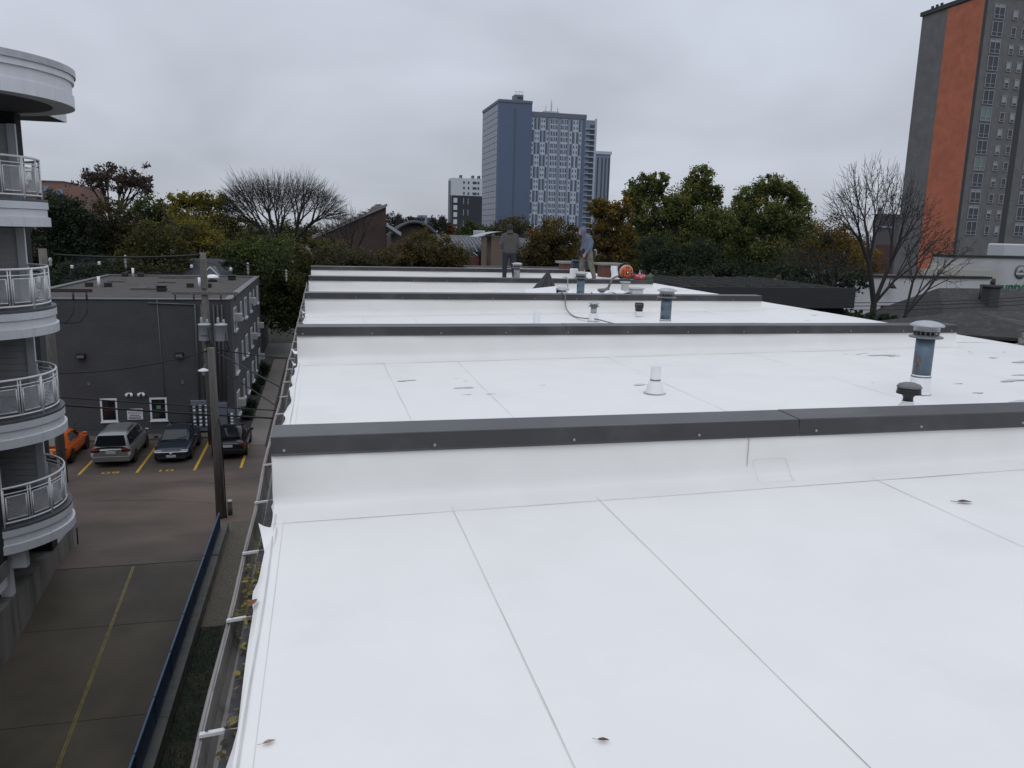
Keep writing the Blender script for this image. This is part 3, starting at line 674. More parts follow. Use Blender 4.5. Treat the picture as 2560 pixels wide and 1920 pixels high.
# meter banks
mgrey = mat('meter_grey', (.16, .175, .205), .45, .1, vary=.06)
glassm = mat('meter_glass', (.42, .45, .48), .15, vary=.05)
def meter_bank(label, x0, x1, z0, z1, cols, rows, blank=False, seam=True):
    t = thing('meter_bank', label, 'electric meter', ((x0+x1)/2, gy0-.1, z0), 'electric meter cabinets on the grey wall')
    MB().bbox(x0, x1, gy0-.16, gy0-.004, z0, z1, .012).build('cabinet', mgrey, t)
    if blank:
        for k in range(3): MB().box(x0+.03, x1-.03, gy0-.175, gy0-.161, z0+.08+k*(z1-z0-.1)/3, z0+.05+(k+1)*(z1-z0-.1)/3).build('door_panel', mgrey, t)
        return
    cw = (x1-x0)/cols
    for c in range(cols):
        for r in range(rows):
            cx = x0+cw*(c+.6); cz = z1-.30-(z1-z0-.45)*(r+.1)/rows
            M = Matrix.Rotation(R(90), 3, 'X')
            MB().lathe([(.085, 0), (.085, .05), (.075, .10), (.0, .115)], (cx, gy0-.162, cz), 12, M=M).build('meter', glassm, t)
            MB().box(cx-.2, cx-.11, gy0-.19, gy0-.162, cz-.09, cz+.06).build('breaker', 'black_metal', t)
        if c: MB().box(x0+cw*c-.006, x0+cw*c+.006, gy0-.172, gy0-.161, z0+.1, z1-.03).build('seam', 'conduit_grey', t)
meter_bank('wide grey meter bank with three columns of round meters, left of the pole', -6.79, -5.90, .22, 1.87, 3, 6)
meter_bank('blank grey electrical cabinet between the two meter banks', -5.62, -4.98, .30, 1.71, 1, 1, True)
meter_bank('narrow grey meter cabinet with four round meters at the wall corner', -4.96, -4.62, .25, 1.40, 1, 4)
# side windows, three storeys
cols = [(45.3, .62, 1), (48.8, .30, 0), (51.6, .62, 0), (55.2, .55, 2), (58.0, .30, 0), (61.3, .55, 3)]
mat('ac_beige', (.40, .40, .38), .6, vary=.05)
for lv, (zb, zt_) in enumerate(((.68, 1.98), (3.04, 4.28), (5.40, 6.60))):
    for ci, (yc, hw, ac) in enumerate(cols):
        zb_ = zb if hw > .4 else zb+.22
        f = MB(); t = .06; x = gx1
        f.box(x+.002, x+.045, yc-hw, yc+hw, zt_-t, zt_); f.box(x+.002, x+.045, yc-hw, yc-hw+t, zb_, zt_-t); f.box(x+.002, x+.045, yc+hw-t, yc+hw, zb_, zt_-t)
        o = f.build('window', 'trim_white', gb)
        MB().box(x+.003, x+.016, yc-hw+t, yc+hw-t, zb_, zt_-t).build('pane', 'dark_glass', o)
        MB().box(x+.002, x+.12, yc-hw-.05, yc+hw+.05, zb_-.10, zb_-.002).build('sill', 'trim_white', o)
        if hw > .4: MB().box(x+.018, x+.04, yc-.025, yc+.025, zb_, zt_-t).build('mullion', 'trim_white', o)
        if ac and (ac+lv) % 3 != 2:
            a_ = MB(); a_.bbox(x+.02, x+.42, yc-hw*.95, yc-hw*.1, (zb_+zt_)/2-.12, (zb_+zt_)/2+.30, .02); q = a_.build('air_conditioner', 'ac_beige', o)
# roof clutter on the gravel roof
def roof_item(name, lab, cat, mm, m, p, grp=None): tag(mm.build(name, m, org=p), lab, cat, grp)
zg = gz-.03
for (x, y, lab) in ((-13.3, 63.0, 'white vent stub near the far edge of the gravel roof'), (-13.1, 52.8, 'white vent stub at the left of the gravel roof'), (-7.38, 52.9, 'white vent stub beside the utility pole on the gravel roof')):
    t = thing('vent_stub', lab, 'vent', (x, y, zg), 'white vent stubs on the gravel roof')
    MB().tube([(x, y, zg), (x, y, zg+.62)], .085, 10).build('pipe', 'white_paint', t)
    for dx in (-.55, .5): MB().bbox(x+dx-.2, x+dx+.2, y-.15, y+.2, zg, zg+.28, .03).build('vent_hood', 'black_metal', t)
for (x0_, x1_, y_, lab) in ((-10.9, -8.9, 50.8, 'long plank lying on the near part of the gravel roof'), (-11.3, -8.9, 61.5, 'long dark plank at the far part of the gravel roof'), (-10.5, -9.4, 56.7, 'short plank in the middle of the gravel roof'), (-13.6, -12.6, 57.0, 'short plank at the left of the gravel roof')):
    roof_item('plank', lab, 'plank', MB().bbox(x0_, x1_, y_-.1, y_+.1, zg, zg+.12, .02), mat('plank_grey', (.10, .09, .08), .8, vary=.25), ((x0_+x1_)/2, y_, zg), 'planks on the gravel roof')
t = thing('roof_fan', 'white mushroom fan on the gravel roof beside the pole', 'vent', (-7.3, 58.5, zg))
MB().lathe([(.16, 0), (.16, .22), (.45, .24), (.46, .30), (.35, .42), (.15, .48), (0, .49)], (-7.3, 58.5, zg), 20).build('cowl', 'white_paint', t); MB().lathe([(.3, -.01), (.3, .12), (.16, .14)], (-7.3, 58.5, zg), 16).build('curb', 'black_metal', t)
for (x, y, lab) in ((-9.0, 49.6, 'dark box vent near the front of the gravel roof'), (-6.2, 60.3, 'dark box vent at the far right of the gravel roof')):
    roof_item('box_vent', lab, 'vent', MB().bbox(x-.25, x+.25, y-.2, y+.2, zg, zg+.3, .04).bbox(x-.32, x+.32, y-.27, y+.27, zg+.302, zg+.36, .03), 'black_metal', (x, y, zg), 'dark box vents')
roof_item('roof_cable', 'pale cable lying loosely on the gravel roof', 'cable', MB().tube([(-11.0+.09*i, 51+2.6*math.sin(i*.11)-.06*i, zg+.02) for i in range(34)], .02, 5), 'conduit_grey', (-10, 51, zg))

# ------------------------------------------------------------------ poles, transformers, wires
wood = mat('pole_wood', (.15, .138, .125), .85, vary=.25, scale=3, bump=.4, bscale=14, stretch=(6, 6, .5), col2=(.09, .082, .075), c2scale=5)
tgrey = mat('transformer_grey', (.36, .39, .42), .4, .1, vary=.05)
porc = mat('porcelain', (.40, .39, .37), .35, vary=.1)
wirem = mat('wire_black', (.008, .008, .009), .6, vary=0)
pa = thing('utility_pole', 'tall weathered utility pole with transformers in front of the grey wall', 'utility pole', (-5.55, 41.5, 0))
px, py = -5.55, 41.5
MB().tube([(px, py, 0), (px-.01, py, 5), (px-.02, py, 9.62)], [.19, .18, .155], 14).build('shaft', wood, pa)
MB().bbox(px-1.5, px+1.55, py-.27, py-.16, 7.60, 7.74, .01).build('crossarm', wood, pa)
MB().bbox(px-.15, px+.12, py-.24, py-.14, 7.9, 9.35, .01).build('pole_board', mat('board_grey', (.15, .14, .13), .8, vary=.2, scale=4), pa)
for dx in (-1.35, -.5, .75, 1.4):
    MB().lathe([(.03, -.30), (.05, -.25), (.03, -.2), (.055, -.15), (.03, -.1), (.05, -.05), (.02, 0)], (px+dx, py-.215, 7.60), 10).build('cutout', mat('cutout_brown', (.05, .04, .035), .5), pa)
for k, (tx, lab) in enumerate(((-5.60, 'l'), (-4.82, 'r'))):
    o = MB(); o.lathe([(.0, 5.36), (.27, 5.36), (.29, 5.40), (.29, 6.12), (.31, 6.13), (.31, 6.17), (.27, 6.20), (.12, 6.24), (0, 6.25)], (tx, py-.42-.1*k, 0), 22); tk = o.build('transformer_can', tgrey, pa)
    MB().lathe([(.05, 6.22), (.07, 6.28), (.05, 6.33), (.08, 6.38), (.05, 6.43), (.07, 6.48), (.03, 6.52), (.0, 6.53)], (tx-.12, py-.45-.1*k, 0), 10).build('bushing', porc, tk)
    MB().lathe([(.05, 6.22), (.07, 6.28), (.05, 6.33), (.06, 6.38), (.02, 6.42)], (tx+.13, py-.38-.1*k, 0), 10).build('bushing', porc, tk)
    if k == 0: MB().box(tx-.14, tx+.16, py-.715, py-.708, 5.62, 5.66).build('stencil_mark', ink, tk)
    MB().tube([(tx+.2, py-.68, 6.0), (tx+.24, py-.75, 5.4), (tx+.33, py-.5, 4.95), (tx+.15, py-.3, 4.8)], .022, 6).build('lead_wire', wirem, tk)
lt = MB(); lt.lathe([(.02, .0), (.1, -.03), (.26, -.10), (.27, -.14), (.22, -.15), (.0, -.12)], (px-.17, py-.55, 4.02), 18); lamp = lt.build('lamp_hood', 'white_paint', pa)
MB().lathe([(.09, 0), (.10, -.12), (.06, -.22), (0, -.24)], (px-.17, py-.55, 3.88), 14).build('lamp_lens', mat('lens_pale', (.45, .46, .45), .25), lamp)
MB().tube([(px, py-.1, 4.2), (px-.1, py-.35, 4.16), (px-.17, py-.55, 4.04)], .025, 6).build('lamp_arm', 'conduit_grey', pa)
for dx in (-.08, .05, .2): MB().lathe([(.03, -.06), (.055, -.03), (.03, 0), (.055, .03), (.03, .06)], (px+dx, py-.3, 4.9+.05*dx), 8).build('spool_insulator', porc, pa)
pb = thing('service_pole', 'shorter leaning wooden pole standing at the end of the ramp wall', 'utility pole', (-3.89, 30.5, 0))
MB().tube([(-3.89, 30.5, 0), (-3.92, 30.5, 3), (-3.97, 30.5, 6.55)], [.175, .155, .125], 14).build('shaft', wood, pb)
MB().tube([(-3.68, 30.4, 0), (-3.70, 30.38, 2), (-3.73, 30.36, 3.6), (-3.8, 30.36, 3.9)], .022, 6).build('riser_cable', wirem, pb)
pc = thing('utility_pole', 'utility pole partly hidden behind the round balconies', 'utility pole', (-10.9, 36, 0))
MB().tube([(-10.88, 36, 0), (-10.9, 36, 5), (-10.93, 36, 9.85)], [.19, .18, .15], 14).build('shaft', wood, pc)
MB().bbox(-10.85, -9.15, 35.74, 35.85, 8.12, 8.26, .01).build('crossarm', mat('arm_dark', (.05, .04, .035), .8), pc)
for dx in (-9.85, -9.35): MB().lathe([(.03, -.32), (.06, -.26), (.03, -.2), (.06, -.14), (.03, -.08), (.05, 0)], (dx, 35.7, 8.12), 10).build('cutout', 'cutout_brown', pc)
MB().lathe([(.04, -.35), (.07, -.28), (.04, -.2), (.08, -.12), (.04, 0)], (-10.62, 35.8, 9.5), 10).build('insulator', porc, pc)
for dx in (-9.85, -9.35): MB().tube([(dx, 35.7, 7.8), (dx-.02, 35.7, 7.3), (dx-.3, 35.6, 6.9), (dx-.9, 35.7, 6.85)], .018, 5).build('jumper', wirem, pc)
def sag(a, b, s_, n=18): 
    a, b = Vector(a), Vector(b); return [a.lerp(b, i/n)-Vector((0, 0, s_*4*(i/n)*(1-i/n))) for i in range(n+1)]
def wire(label, a, b, s_, r=.014, group='overhead wires', n=18):
    o = MB().tube(sag(a, b, s_, n), r, 6).build('overhead_wire', wirem, org=a); tag(o, label, 'wire', group); return o
A_top = Vector((px, py-.1, 9.55)); C_top = Vector((-10.9, 36, 9.6))
wire('thick black covered line between the two tall poles', (-10.5, 36, 9.62), (px-.1, py, 9.52), .12, .055)
wire('line from the tall pole top running right past the white roof corner', A_top, (2.6, 45.5, 8.2), .25, .022)
wire('thin line just below the thick covered line, left of the pole', (-10.8, 36, 9.3), (px, py, 9.25), .25, .012); wire('second thin line below the covered line, left of the pole', (-10.8, 36, 9.05), (px, py, 8.98), .3, .012)
wire('thin lower line from the tall pole toward the white roof', (px, py, 9.2), (2.6, 46, 7.6), .3, .012)
hub = Vector((px+.05, py-.35, 4.85))
wire('drooping service line across the grey wall from the pole hub to the left', hub, (-14.5, 38, 4.6), .55, .03)
wire('service line from the pole hub to the white roofed building', hub+Vector((.5, 0, .05)), (-.35, 41.5, 4.3), .1, .028)
wire('upper taut guy wire from the pole hub down to the white roofed building', (px+.3, py-.4, 4.85), (-.34, 25.6, 5.4), .0, .03)
wire('lower taut guy wire from the pole hub down to the white roofed building', (px+.9, py-.3, 3.7), (-.34, 25.4, 4.6), .0, .026)
wire('upper black cable crossing the grey wall at window height', at(40, 985, 33), at(735, 1028, 31.5), .04, .022); wire('lower thick black cable crossing the grey wall at sign height', at(40, 1004, 33), at(735, 1048, 31.0), .04, .036)
for k, f in enumerate((.25, .62)):
    p = Vector((-10.5, 36, 9.62)).lerp(Vector((px-.1, py, 9.52)), .56 if k == 0 else .995)
spots = [(at(314, 655, 39.5), 'pale insulator string hanging from the covered line near the gravel roof'), (at(620, 672, 42.5), 'insulator string on the line right of the tall pole'), (at(716, 690, 44), 'insulator string hanging closest to the white roof')]
for p, lab in spots:
    tag(MB().lathe([(.02, .32), (.07, .24), (.03, .2), (.08, .12), (.03, .08), (.07, 0), (.03, -.05), (.05, -.2), (.02, -.32)], p, 10).build('line_insulator', porc, org=p), lab, 'insulator', 'insulator strings')
for (u, v), lab in (((180, 667), 'leftmost small white insulator on the thin line'), ((248, 658), 'second small white insulator on the thin line'), ((479, 666), 'small white insulator just left of the tall pole'), ((577, 673), 'small white insulator just right of the tall pole')):
    p = at(u, v, 40.5); tag(MB().lathe([(.03, -.08), (.08, -.04), (.04, 0), (.08, .04), (.03, .08)], p, 10).build('line_insulator', 'white_paint', org=p), lab, 'insulator', 'small white insulators')
# planting along the walk
# ------------------------------------------------------------------ parked cars
def interp(tab, x):
    for i in range(len(tab)-1):
        if tab[i][0] <= x <= tab[i+1][0]:
            t = (x-tab[i][0])/(tab[i+1][0]-tab[i][0]); return [a+(b-a)*t for a, b in zip(tab[i][1:], tab[i+1][1:])]
    return list(tab[0][1:] if x < tab[0][0] else tab[-1][1:])
tyre = mat('tyre', (.012, .012, .012), .8, vary=.1); rim = mat('rim', (.30, .30, .31), .3, .8, vary=.05)
glass = mat('car_glass', (.010, .012, .014), .06, vary=0, spec=.55); blk = mat('car_black_trim', (.012, .012, .013), .5, vary=0)
red = mat('tail_red', (.16, .012, .016), .18, vary=.05); hl = mat('headlight', (.45, .47, .50), .1, vary=.05); platem = mat('plate', (.42, .43, .45), .4, vary=.2, scale=60); chrome = mat('chrome', (.62, .63, .65), .12, .9, vary=0)
def car(name, label, cat, x, y, face, L_, wid, body, gh, paint, wheels, rw=.32, k_=.88, detail=None):
    """body rows: (t, halfwidth, zbottom, zbelt); gh rows: (t, half width at belt, half width at roof, zroof); t from nose 0 to tail L. face=+1: nose toward +Y."""
    c = thing(name, label, cat, (x, y, 0))
    P = lambda t, sx, z: (x+sx*face, y+(L_/2-t)*face, z)
    m = MB(); n = 26
    ts = [L_*(i/n) for i in range(n+1)]
    sect = []
    for t in ts:
        hw, zb, zt = interp(body, t)
        h = zt-zb
        sect.append([(-hw*.80, zb), (-hw*.95, zb+h*.10), (-hw, zb+h*.36), (-hw*.995, zb+h*.62), (-hw*.955, zb+h*.88), (-hw*.86, zt-.012), (-hw*.5, zt+.016), (0, zt+.024)])
    full = [s+[(-a, b) for a, b in s[-2::-1]] for s in sect]; k = len(full[0])
    vs = [P(t, a, b) for t, s in zip(ts, full) for a, b in s]
    fs = [(i*k+j, i*k+j+1, (i+1)*k+j+1, (i+1)*k+j) for i in range(n) for j in range(k-1)]+[(i*k+k-1, i*k, (i+1)*k, (i+1)*k+k-1) for i in range(n)]
    fs += [tuple(range(k-1, -1, -1)), tuple(n*k+j for j in range(k))]
    m._add(vs, fs, True); m.sm[-1] = m.sm[-2] = False
    bo = m.build('body', paint, c)
    g = MB(); vs = []; rows = len(gh)
    for t, wb, wr, zr in gh:
        zb = interp(body, t)[2]-.01; d = max(zr-zb, 0.012)
        prof = [(-wb, zb), (-(wb*.45+wr*.55), zb+d*.55), (-wr*1.0, zb+d*.90), (-wr*.86, zb+d*.985), (-wr*.4, zb+d+.012), (0, zb+d+.018)]
        prof = prof+[(-a, b) for a, b in prof[-2::-1]]; kk = len(prof); vs += [P(t, a, b) for a, b in prof]
    fs = [(i*kk+j, i*kk+j+1, (i+1)*kk+j+1, (i+1)*kk+j) for i in range(rows-1) for j in range(kk-1)]
    g._add(vs, fs, True); roof = g.build('cabin', paint, c)
    def panel(nm, mt, pts, par, off=.012, th=.01):
        # thin plate floating off the surface by its normal
        pts = [Vector(p) for p in pts]; nrm = (pts[1]-pts[0]).cross(pts[2]-pts[0]).normalized()
        cen = sum(pts, Vector())/len(pts); out = (cen-Vector((x, y, .8)));
        if nrm.dot(out) < 0: nrm = -nrm
        return MB().prism([p+nrm*off for p in pts], nrm*th).build(nm, mt, par)
    def ghp(t, s, frac):
        # point on the side of the greenhouse
        wb, wr, zr = interp(gh, t); zb = interp(body, t)[2]-.01; d = zr-zb
        if frac < .55: w_ = wb+(wb*.45+wr*.55-wb)*frac/.55
        else: w_ = (wb*.45+wr*.55)+(wr-(wb*.45+wr*.55))*min(1, (frac-.55)/.35)
        return P(t, s*w_, zb+d*frac)
    for s in (-1, 1):
        for (ta, tb, tc, td) in detail['side']:
            panel('side_window', glass, [ghp(ta, s, .12), ghp(tb, s, .12), ghp(tc, s, .86), ghp(td, s, .86)], c, .006, .008)
    # windscreen and rear window between consecutive greenhouse rows
    def cross(nm, ta, tb, fa=.06, fb=.94, wa=.88, wb_=.90):
        A_ = interp(gh, ta); B_ = interp(gh, tb)
        za = A_[2]; zb2 = B_[2]
        t0 = ta+(tb-ta)*fa; t1 = ta+(tb-ta)*fb
        z0 = za+(zb2-za)*fa+.02; z1 = za+(zb2-za)*fb+.02; w0 = (A_[1] if za > zb2 else A_[0])*wa; w1 = (B_[1] if zb2 > za else B_[0])*wb_
        return panel(nm, glass, [P(t0, -w0, z0), P(t0, w0, z0), P(t1, w1, z1), P(t1, -w1, z1)], c, .022, .012)
    cross('windscreen', *detail['ws']); cross('rear_window', *detail['rw'])
    # wheels, each a tyre with a rim, in a dark arch
    for t in wheels:
        for s in (-1, 1):
            hw = interp(body, t)[0]; w_ = P(t, s*(hw-.10), rw); ax = Matrix.Rotation(R(90), 3, 'Y')
            ar = MB(); ar.lathe([(rw+.055, -.0), (rw+.055, .02)], P(t, s*(hw+.004), rw+.01), 22, M=ax @ Matrix.Diagonal((1, 1, s*face)).to_3x3()); ar.build('wheel_arch', blk, c)
            wh = MB(); wh.lathe([(rw*.62, -.10), (rw*.95, -.10), (rw, -.07), (rw, .09), (rw*.95, .115), (rw*.66, .118), (rw*.62, .10)], w_, 22, M=ax @ Matrix.Diagonal((1, 1, s*face)).to_3x3()); wo_ = wh.build('wheel', tyre, c)
            rm = MB(); rm.lathe([(0, .105), (rw*.16, .11), (rw*.2, .09), (rw*.63, .108)], w_, 22, M=ax @ Matrix.Diagonal((1, 1, s*face)).to_3x3(), caps=False); rm.build('rim', rim, wo_)
    # mirrors
    tm = detail['mirror']
    for s in (-1, 1):
        hw = interp(body, tm)[0]; zz = interp(body, tm)[2]
        q = P(tm, s*(hw+.10), zz+.10); MB().bbox(q[0]-.11, q[0]+.11, q[1]-.06, q[1]+.06, q[2]-.075, q[2]+.075, .03).build('mirror', paint, c)
    for nm, mt, t, xa, xb, z0, z1, dep in detail['bits']:
        a = P(t, xa, z0); b = P(t, xb, z1); sgn = -face if t > L_/2 else face
        MB().bbox(a[0], b[0], a[1]-.02*sgn, a[1]+dep*sgn, a[2], b[2], .008).build(nm, mt, c)
    c.scale = (k_, k_, k_); return c, P
paint_s = mat('silver_paint', (.26, .265, .262), .28, .55, vary=.03)
car('silver_minivan', 'silver minivan backed toward us in stall 09', 'van', -9.42, 40.05, 1, 5.0, 1.94,
    [(0, .70, .32, .62), (.25, .86, .24, .78), (.9, .95, .20, .98), (1.5, .97, .20, 1.06), (4.3, .97, .22, 1.08), (4.75, .95, .24, 1.06), (4.95, .90, .30, 1.00), (5.0, .84, .36, .92)],
    [(.75, .80, .76, 1.0), (1.65, .90, .70, 1.62), (2.3, .91, .72, 1.73), (3.6, .91, .72, 1.74), (4.66, .90, .70, 1.67), (4.94, .87, .66, 1.10)],
    paint_s, (.95, 3.95), .33, k_=.87, detail=dict(side=[(1.55, 2.45, 2.45, 1.95), (2.52, 3.5, 3.5, 2.52), (3.57, 4.7, 4.55, 3.57)], ws=(.75, 1.65), rw=(4.94, 4.66), mirror=1.35,
    bits=[('tail_light', red, 4.94, -.93, -.52, .84, 1.00, .06), ('tail_light', red, 4.94, .52, .93, .84, 1.00, .06), ('reverse_lamp', hl, 4.94, -.95, -.80, .64, .82, .055), ('reverse_lamp', hl, 4.94, .80, .95, .64, .82, .055),
          ('chrome_strip', chrome, 4.97, -.5, .5, .94, .975, .05), ('license_plate', platem, 4.98, -.24, .24, .74, .90, .035), ('bumper', paint_s, 4.93, -.9, .9, .36, .62, .12), ('roof_rail', blk, 2.6, -.66, -.62, 1.75, 1.79, 1.3), ('roof_rail', blk, 2.6, .62, .66, 1.75, 1.79, 1.3)]))
paint_d = mat('navy_paint', (.032, .038, .052), .2, .35, vary=.03)
car('dark_sedan', 'dark blue sedan facing us in stall 10', 'car', -6.94, 40.3, -1, 4.75, 1.84,
    [(0, .66, .26, .60), (.12, .80, .20, .72), (.5, .90, .19, .80), (1.3, .915, .20, .92), (1.9, .92, .20, .96), (3.9, .92, .22, 1.0), (4.5, .88, .26, .98), (4.75, .74, .34, .86)],
    [(1.15, .74, .70, .93), (1.95, .82, .62, 1.36), (2.5, .83, .63, 1.45), (3.3, .82, .62, 1.42), (4.1, .74, .60, 1.04)],
    paint_d, (.95, 3.72), .33, detail=dict(side=[(1.65, 2.55, 2.55, 2.0), (2.62, 3.6, 3.35, 2.62)], ws=(1.15, 1.95), rw=(4.1, 3.3), mirror=1.75,
    bits=[('headlight', hl, .16, -.84, -.46, .60, .70, .09), ('headlight', hl, .16, .46, .84, .60, .70, .09), ('grille', blk, .03, -.46, .46, .44, .60, .05), ('chrome_strip', chrome, .02, -.80, .80, .605, .635, .06), ('license_plate', platem, -.01, -.24, .24, .34, .46, .05), ('lower_grille', blk, .04, -.7, .7, .24, .33, .06), ('badge', chrome, -.03, -.06, .06, .49, .59, .05)]))
paint_b = mat('black_paint', (.010, .010, .012), .16, .2, vary=.02)
car('black_sedan', 'black sedan with red tail lights parked beside the poles', 'car', -4.45, 40.42, 1, 4.6, 1.78,
    [(0, .62, .30, .60), (.15, .78, .22, .70), (.6, .88, .20, .80), (1.4, .89, .20, .90), (3.6, .89, .22, .94), (4.2, .87, .24, .98), (4.5, .84, .28, .97), (4.6, .76, .34, .86)],
    [(1.25, .72, .68, .92), (2.0, .80, .60, 1.34), (2.5, .81, .61, 1.43), (3.1, .80, .60, 1.41), (3.85, .74, .60, 1.0)],
    paint_b, (.9, 3.6), .32, detail=dict(side=[(1.7, 2.5, 2.5, 2.05), (2.57, 3.45, 3.2, 2.57)], ws=(1.25, 2.0), rw=(3.85, 3.1), mirror=1.75,
    bits=[('tail_light', red, 4.52, -.86, -.58, .70, .93, .06), ('tail_light', red, 4.52, .58, .86, .70, .93, .06), ('license_plate', platem, 4.585, -.24, .24, .70, .84, .035), ('bumper', paint_b, 4.56, -.8, .8, .34, .58, .08)]))
paint_o = mat('orange_paint', (.62, .12, .012), .25, .1, vary=.03)
car('orange_hatchback', 'bright orange hatchback half hidden behind the pole and balcony', 'car', -12.12, 40.25, 1, 4.45, 1.80,
    [(0, .64, .34, .66), (.2, .82, .26, .80), (.8, .90, .24, .92), (1.4, .90, .24, .99), (3.6, .90, .26, 1.03), (4.2, .89, .28, 1.02), (4.4, .84, .34, .96), (4.45, .76, .40, .88)],
    [(1.1, .74, .70, .98), (1.85, .82, .62, 1.42), (2.5, .83, .63, 1.55), (3.4, .82, .61, 1.53), (4.0, .80, .58, 1.44), (4.36, .76, .56, 1.06)],
    paint_o, (.85, 3.55), .35, detail=dict(side=[(1.6, 2.45, 2.45, 1.95), (2.52, 3.45, 3.25, 2.52)], ws=(1.1, 1.85), rw=(4.36, 4.0), mirror=1.55,
    bits=[('tail_light', red, 4.38, -.88, -.56, .86, 1.0, .06), ('tail_light', red, 4.38, .56, .88, .86, 1.0, .06), ('bumper', blk, 4.40, -.8, .8, .36, .56, .09), ('roof_rail', blk, 2.2, -.60, -.56, 1.56, 1.60, 1.0), ('roof_rail', blk, 2.2, .56, .60, 1.56, 1.60, 1.0), ('license_plate', platem, 4.44, -.24, .24, .70, .84, .035)]))
# ------------------------------------------------------------------ people: capsules fused into one skin, coloured by region
def fused_body(name, caps, mats_, parent, voxel=.013):
    mb_ = MB(); segs = []
    for p0, r0, p1, r1, mi in caps:
        p0, p1 = Vector(p0), Vector(p1); segs.append((p0, r0, p1, r1, mi))
        steps = 5; pts = [p0.lerp(p1, i/steps) for i in range(steps+1)]; rs = [r0+(r1-r0)*i/steps for i in range(steps+1)]
        mb_.tube(pts, rs, 14); mb_.sphere(p0, r0*.999, n=14, m=9); mb_.sphere(p1, r1*.999, n=14, m=9)
    o = mb_.build('tmp_body', mats_[0]); o.location = (0, 0, 0)
    md = o.modifiers.new('r', 'REMESH'); md.mode = 'VOXEL'; md.voxel_size = voxel
    sm = o.modifiers.new('s', 'SMOOTH'); sm.iterations = 6; sm.factor = .5
    bpy.context.view_layer.update()
    me = bpy.data.meshes.new_from_object(o.evaluated_get(bpy.context.evaluated_depsgraph_get())); bpy.data.objects.remove(o)
    me.name = name; me.materials.clear()
    for m_ in mats_: me.materials.append(m_)
    co = np.zeros(len(me.polygons)*3); me.polygons.foreach_get('center', co); co = co.reshape(-1, 3)
    best = np.full(len(co), 1e9); idx = np.zeros(len(co), dtype=np.int32)
    for p0, r0, p1, r1, mi in segs:
        a = np.array(p0); d = np.array(p1)-a; t = np.clip(((co-a)@d)/max(1e-9, d@d), 0, 1); q = a+t[:, None]*d
        ds = np.linalg.norm(co-q, axis=1)-(r0+(r1-r0)*t); k = ds < best; best[k] = ds[k]; idx[k] = mi
    me.polygons.foreach_set('material_index', idx); me.polygons.foreach_set('use_smooth', [True]*len(me.polygons))
    org = ORG[parent.name]; me.transform(Matrix.Translation(-org))
    ob = bpy.data.objects.new(name, me); link(ob, parent); ORG[ob.name] = org; return ob
skin = mat('skin', (.34, .20, .15), .55, vary=.06)
def hand(caps, w, d, side, mi, curl=.5):
    """palm and five bent fingers; w wrist, d direction of the hand, side = thumb direction"""
    w = Vector(w); d = Vector(d).normalized(); s = Vector(side).normalized(); nrm = d.cross(s).normalized()
    caps.append((w, .026, w+d*.075, .034, mi)); caps.append((w+d*.03-s*.012, .026, w+d*.08-s*.022, .024, mi)); caps.append((w+d*.03+s*.012, .026, w+d*.08+s*.022, .024, mi))
    for k, (off, ln) in enumerate(((.030, .040), (.010, .046), (-.010, .043), (-.029, .034))):
        b = w+d*.088+s*off; m_ = b+d*ln+nrm*ln*curl*.5; e = m_+d*ln*.45+nrm*ln*curl
        caps.append((b, .0115, m_, .0105, mi)); caps.append((m_, .0105, e, .009, mi))
    b = w+d*.03+s*.03; caps.append((b, .014, b+d*.035+s*.03, .012, mi)); caps.append((b+d*.035+s*.03, .012, b+d*.06+s*.035+nrm*.015, .010, mi))
# man in the grey jacket, back to us, hands in front of him
jk = mat('jacket_grey', (.068, .062, .060), .85, vary=.12, scale=9, bump=.35, bscale=9); jn = mat('jeans_navy', (.012, .016, .030), .8, vary=.15, scale=10, bump=.3, bscale=10); shoe = mat('shoe_dark', (.03, .028, .026), .7)
X, Y = 5.72, 24.35; Z = fz(X)+.012
p1 = thing('person', 'worker in grey jacket and dark jeans seen from behind on the white roof', 'person', (X, Y, Z))
V = lambda a, b, c: (X+a, Y+b, Z+c)
caps = []
for s in (-1, 1):
    hx = .105*s; kn = V(hx*1.25, .02 if s < 0 else -.03, .49); an = V(hx*1.35, 0 if s < 0 else -.16, .10 if s < 0 else .14)
    caps += [(V(hx*.95, 0, .88), .120, kn, .082, 1), (kn, .082, an, .066, 1)]
    toe = V(hx*1.75, .15, .045) if s < 0 else V(hx*1.5, .02, .06)
    caps += [(V(an[0]-X, an[1]-Y-.03, an[2]-Z-.05), .048, toe, .040, 2)]
caps += [(V(0, 0, .88), .13, V(0, 0, .92), .12, 1)]
for dx in (-.08, .08): caps += [(V(dx, 0, .93), .138, V(dx*1.15, 0, 1.20), .138, 0), (V(dx*1.15, 0, 1.20), .138, V(dx*1.45, 0, 1.36), .125, 0)]
caps += [(V(0, -.005, .93), .140, V(0, -.005, 1.3), .138, 0)]
caps += [(V(-.12, 0, 1.40), .085, V(.12, 0, 1.40), .085, 0), (V(0, -.02, 1.42), .085, V(0, .0, 1.49), .072, 0)]
for s in (-1, 1):
    sh = V(.205*s, 0, 1.375); el = V(.295*s, -.03, 1.10); wr = V(.20*s, .20, 1.0)
    caps += [(sh, .078, el, .066, 0), (el, .066, wr, .050, 0)]; hand(caps, V(.19*s, .22, .99), (-.4*s, .8, -.1), (-.3*s, -.1, 1), 3)
caps += [(V(0, .0, 1.48), .056, V(0, .02, 1.56), .056, 3), (V(0, .02, 1.60), .088, V(0, .025, 1.645), .092, 3), (V(.0, .09, 1.57), .05, V(0, .07, 1.60), .06, 3), (V(0, .125, 1.60), .016, V(0, .12, 1.625), .013, 3)]
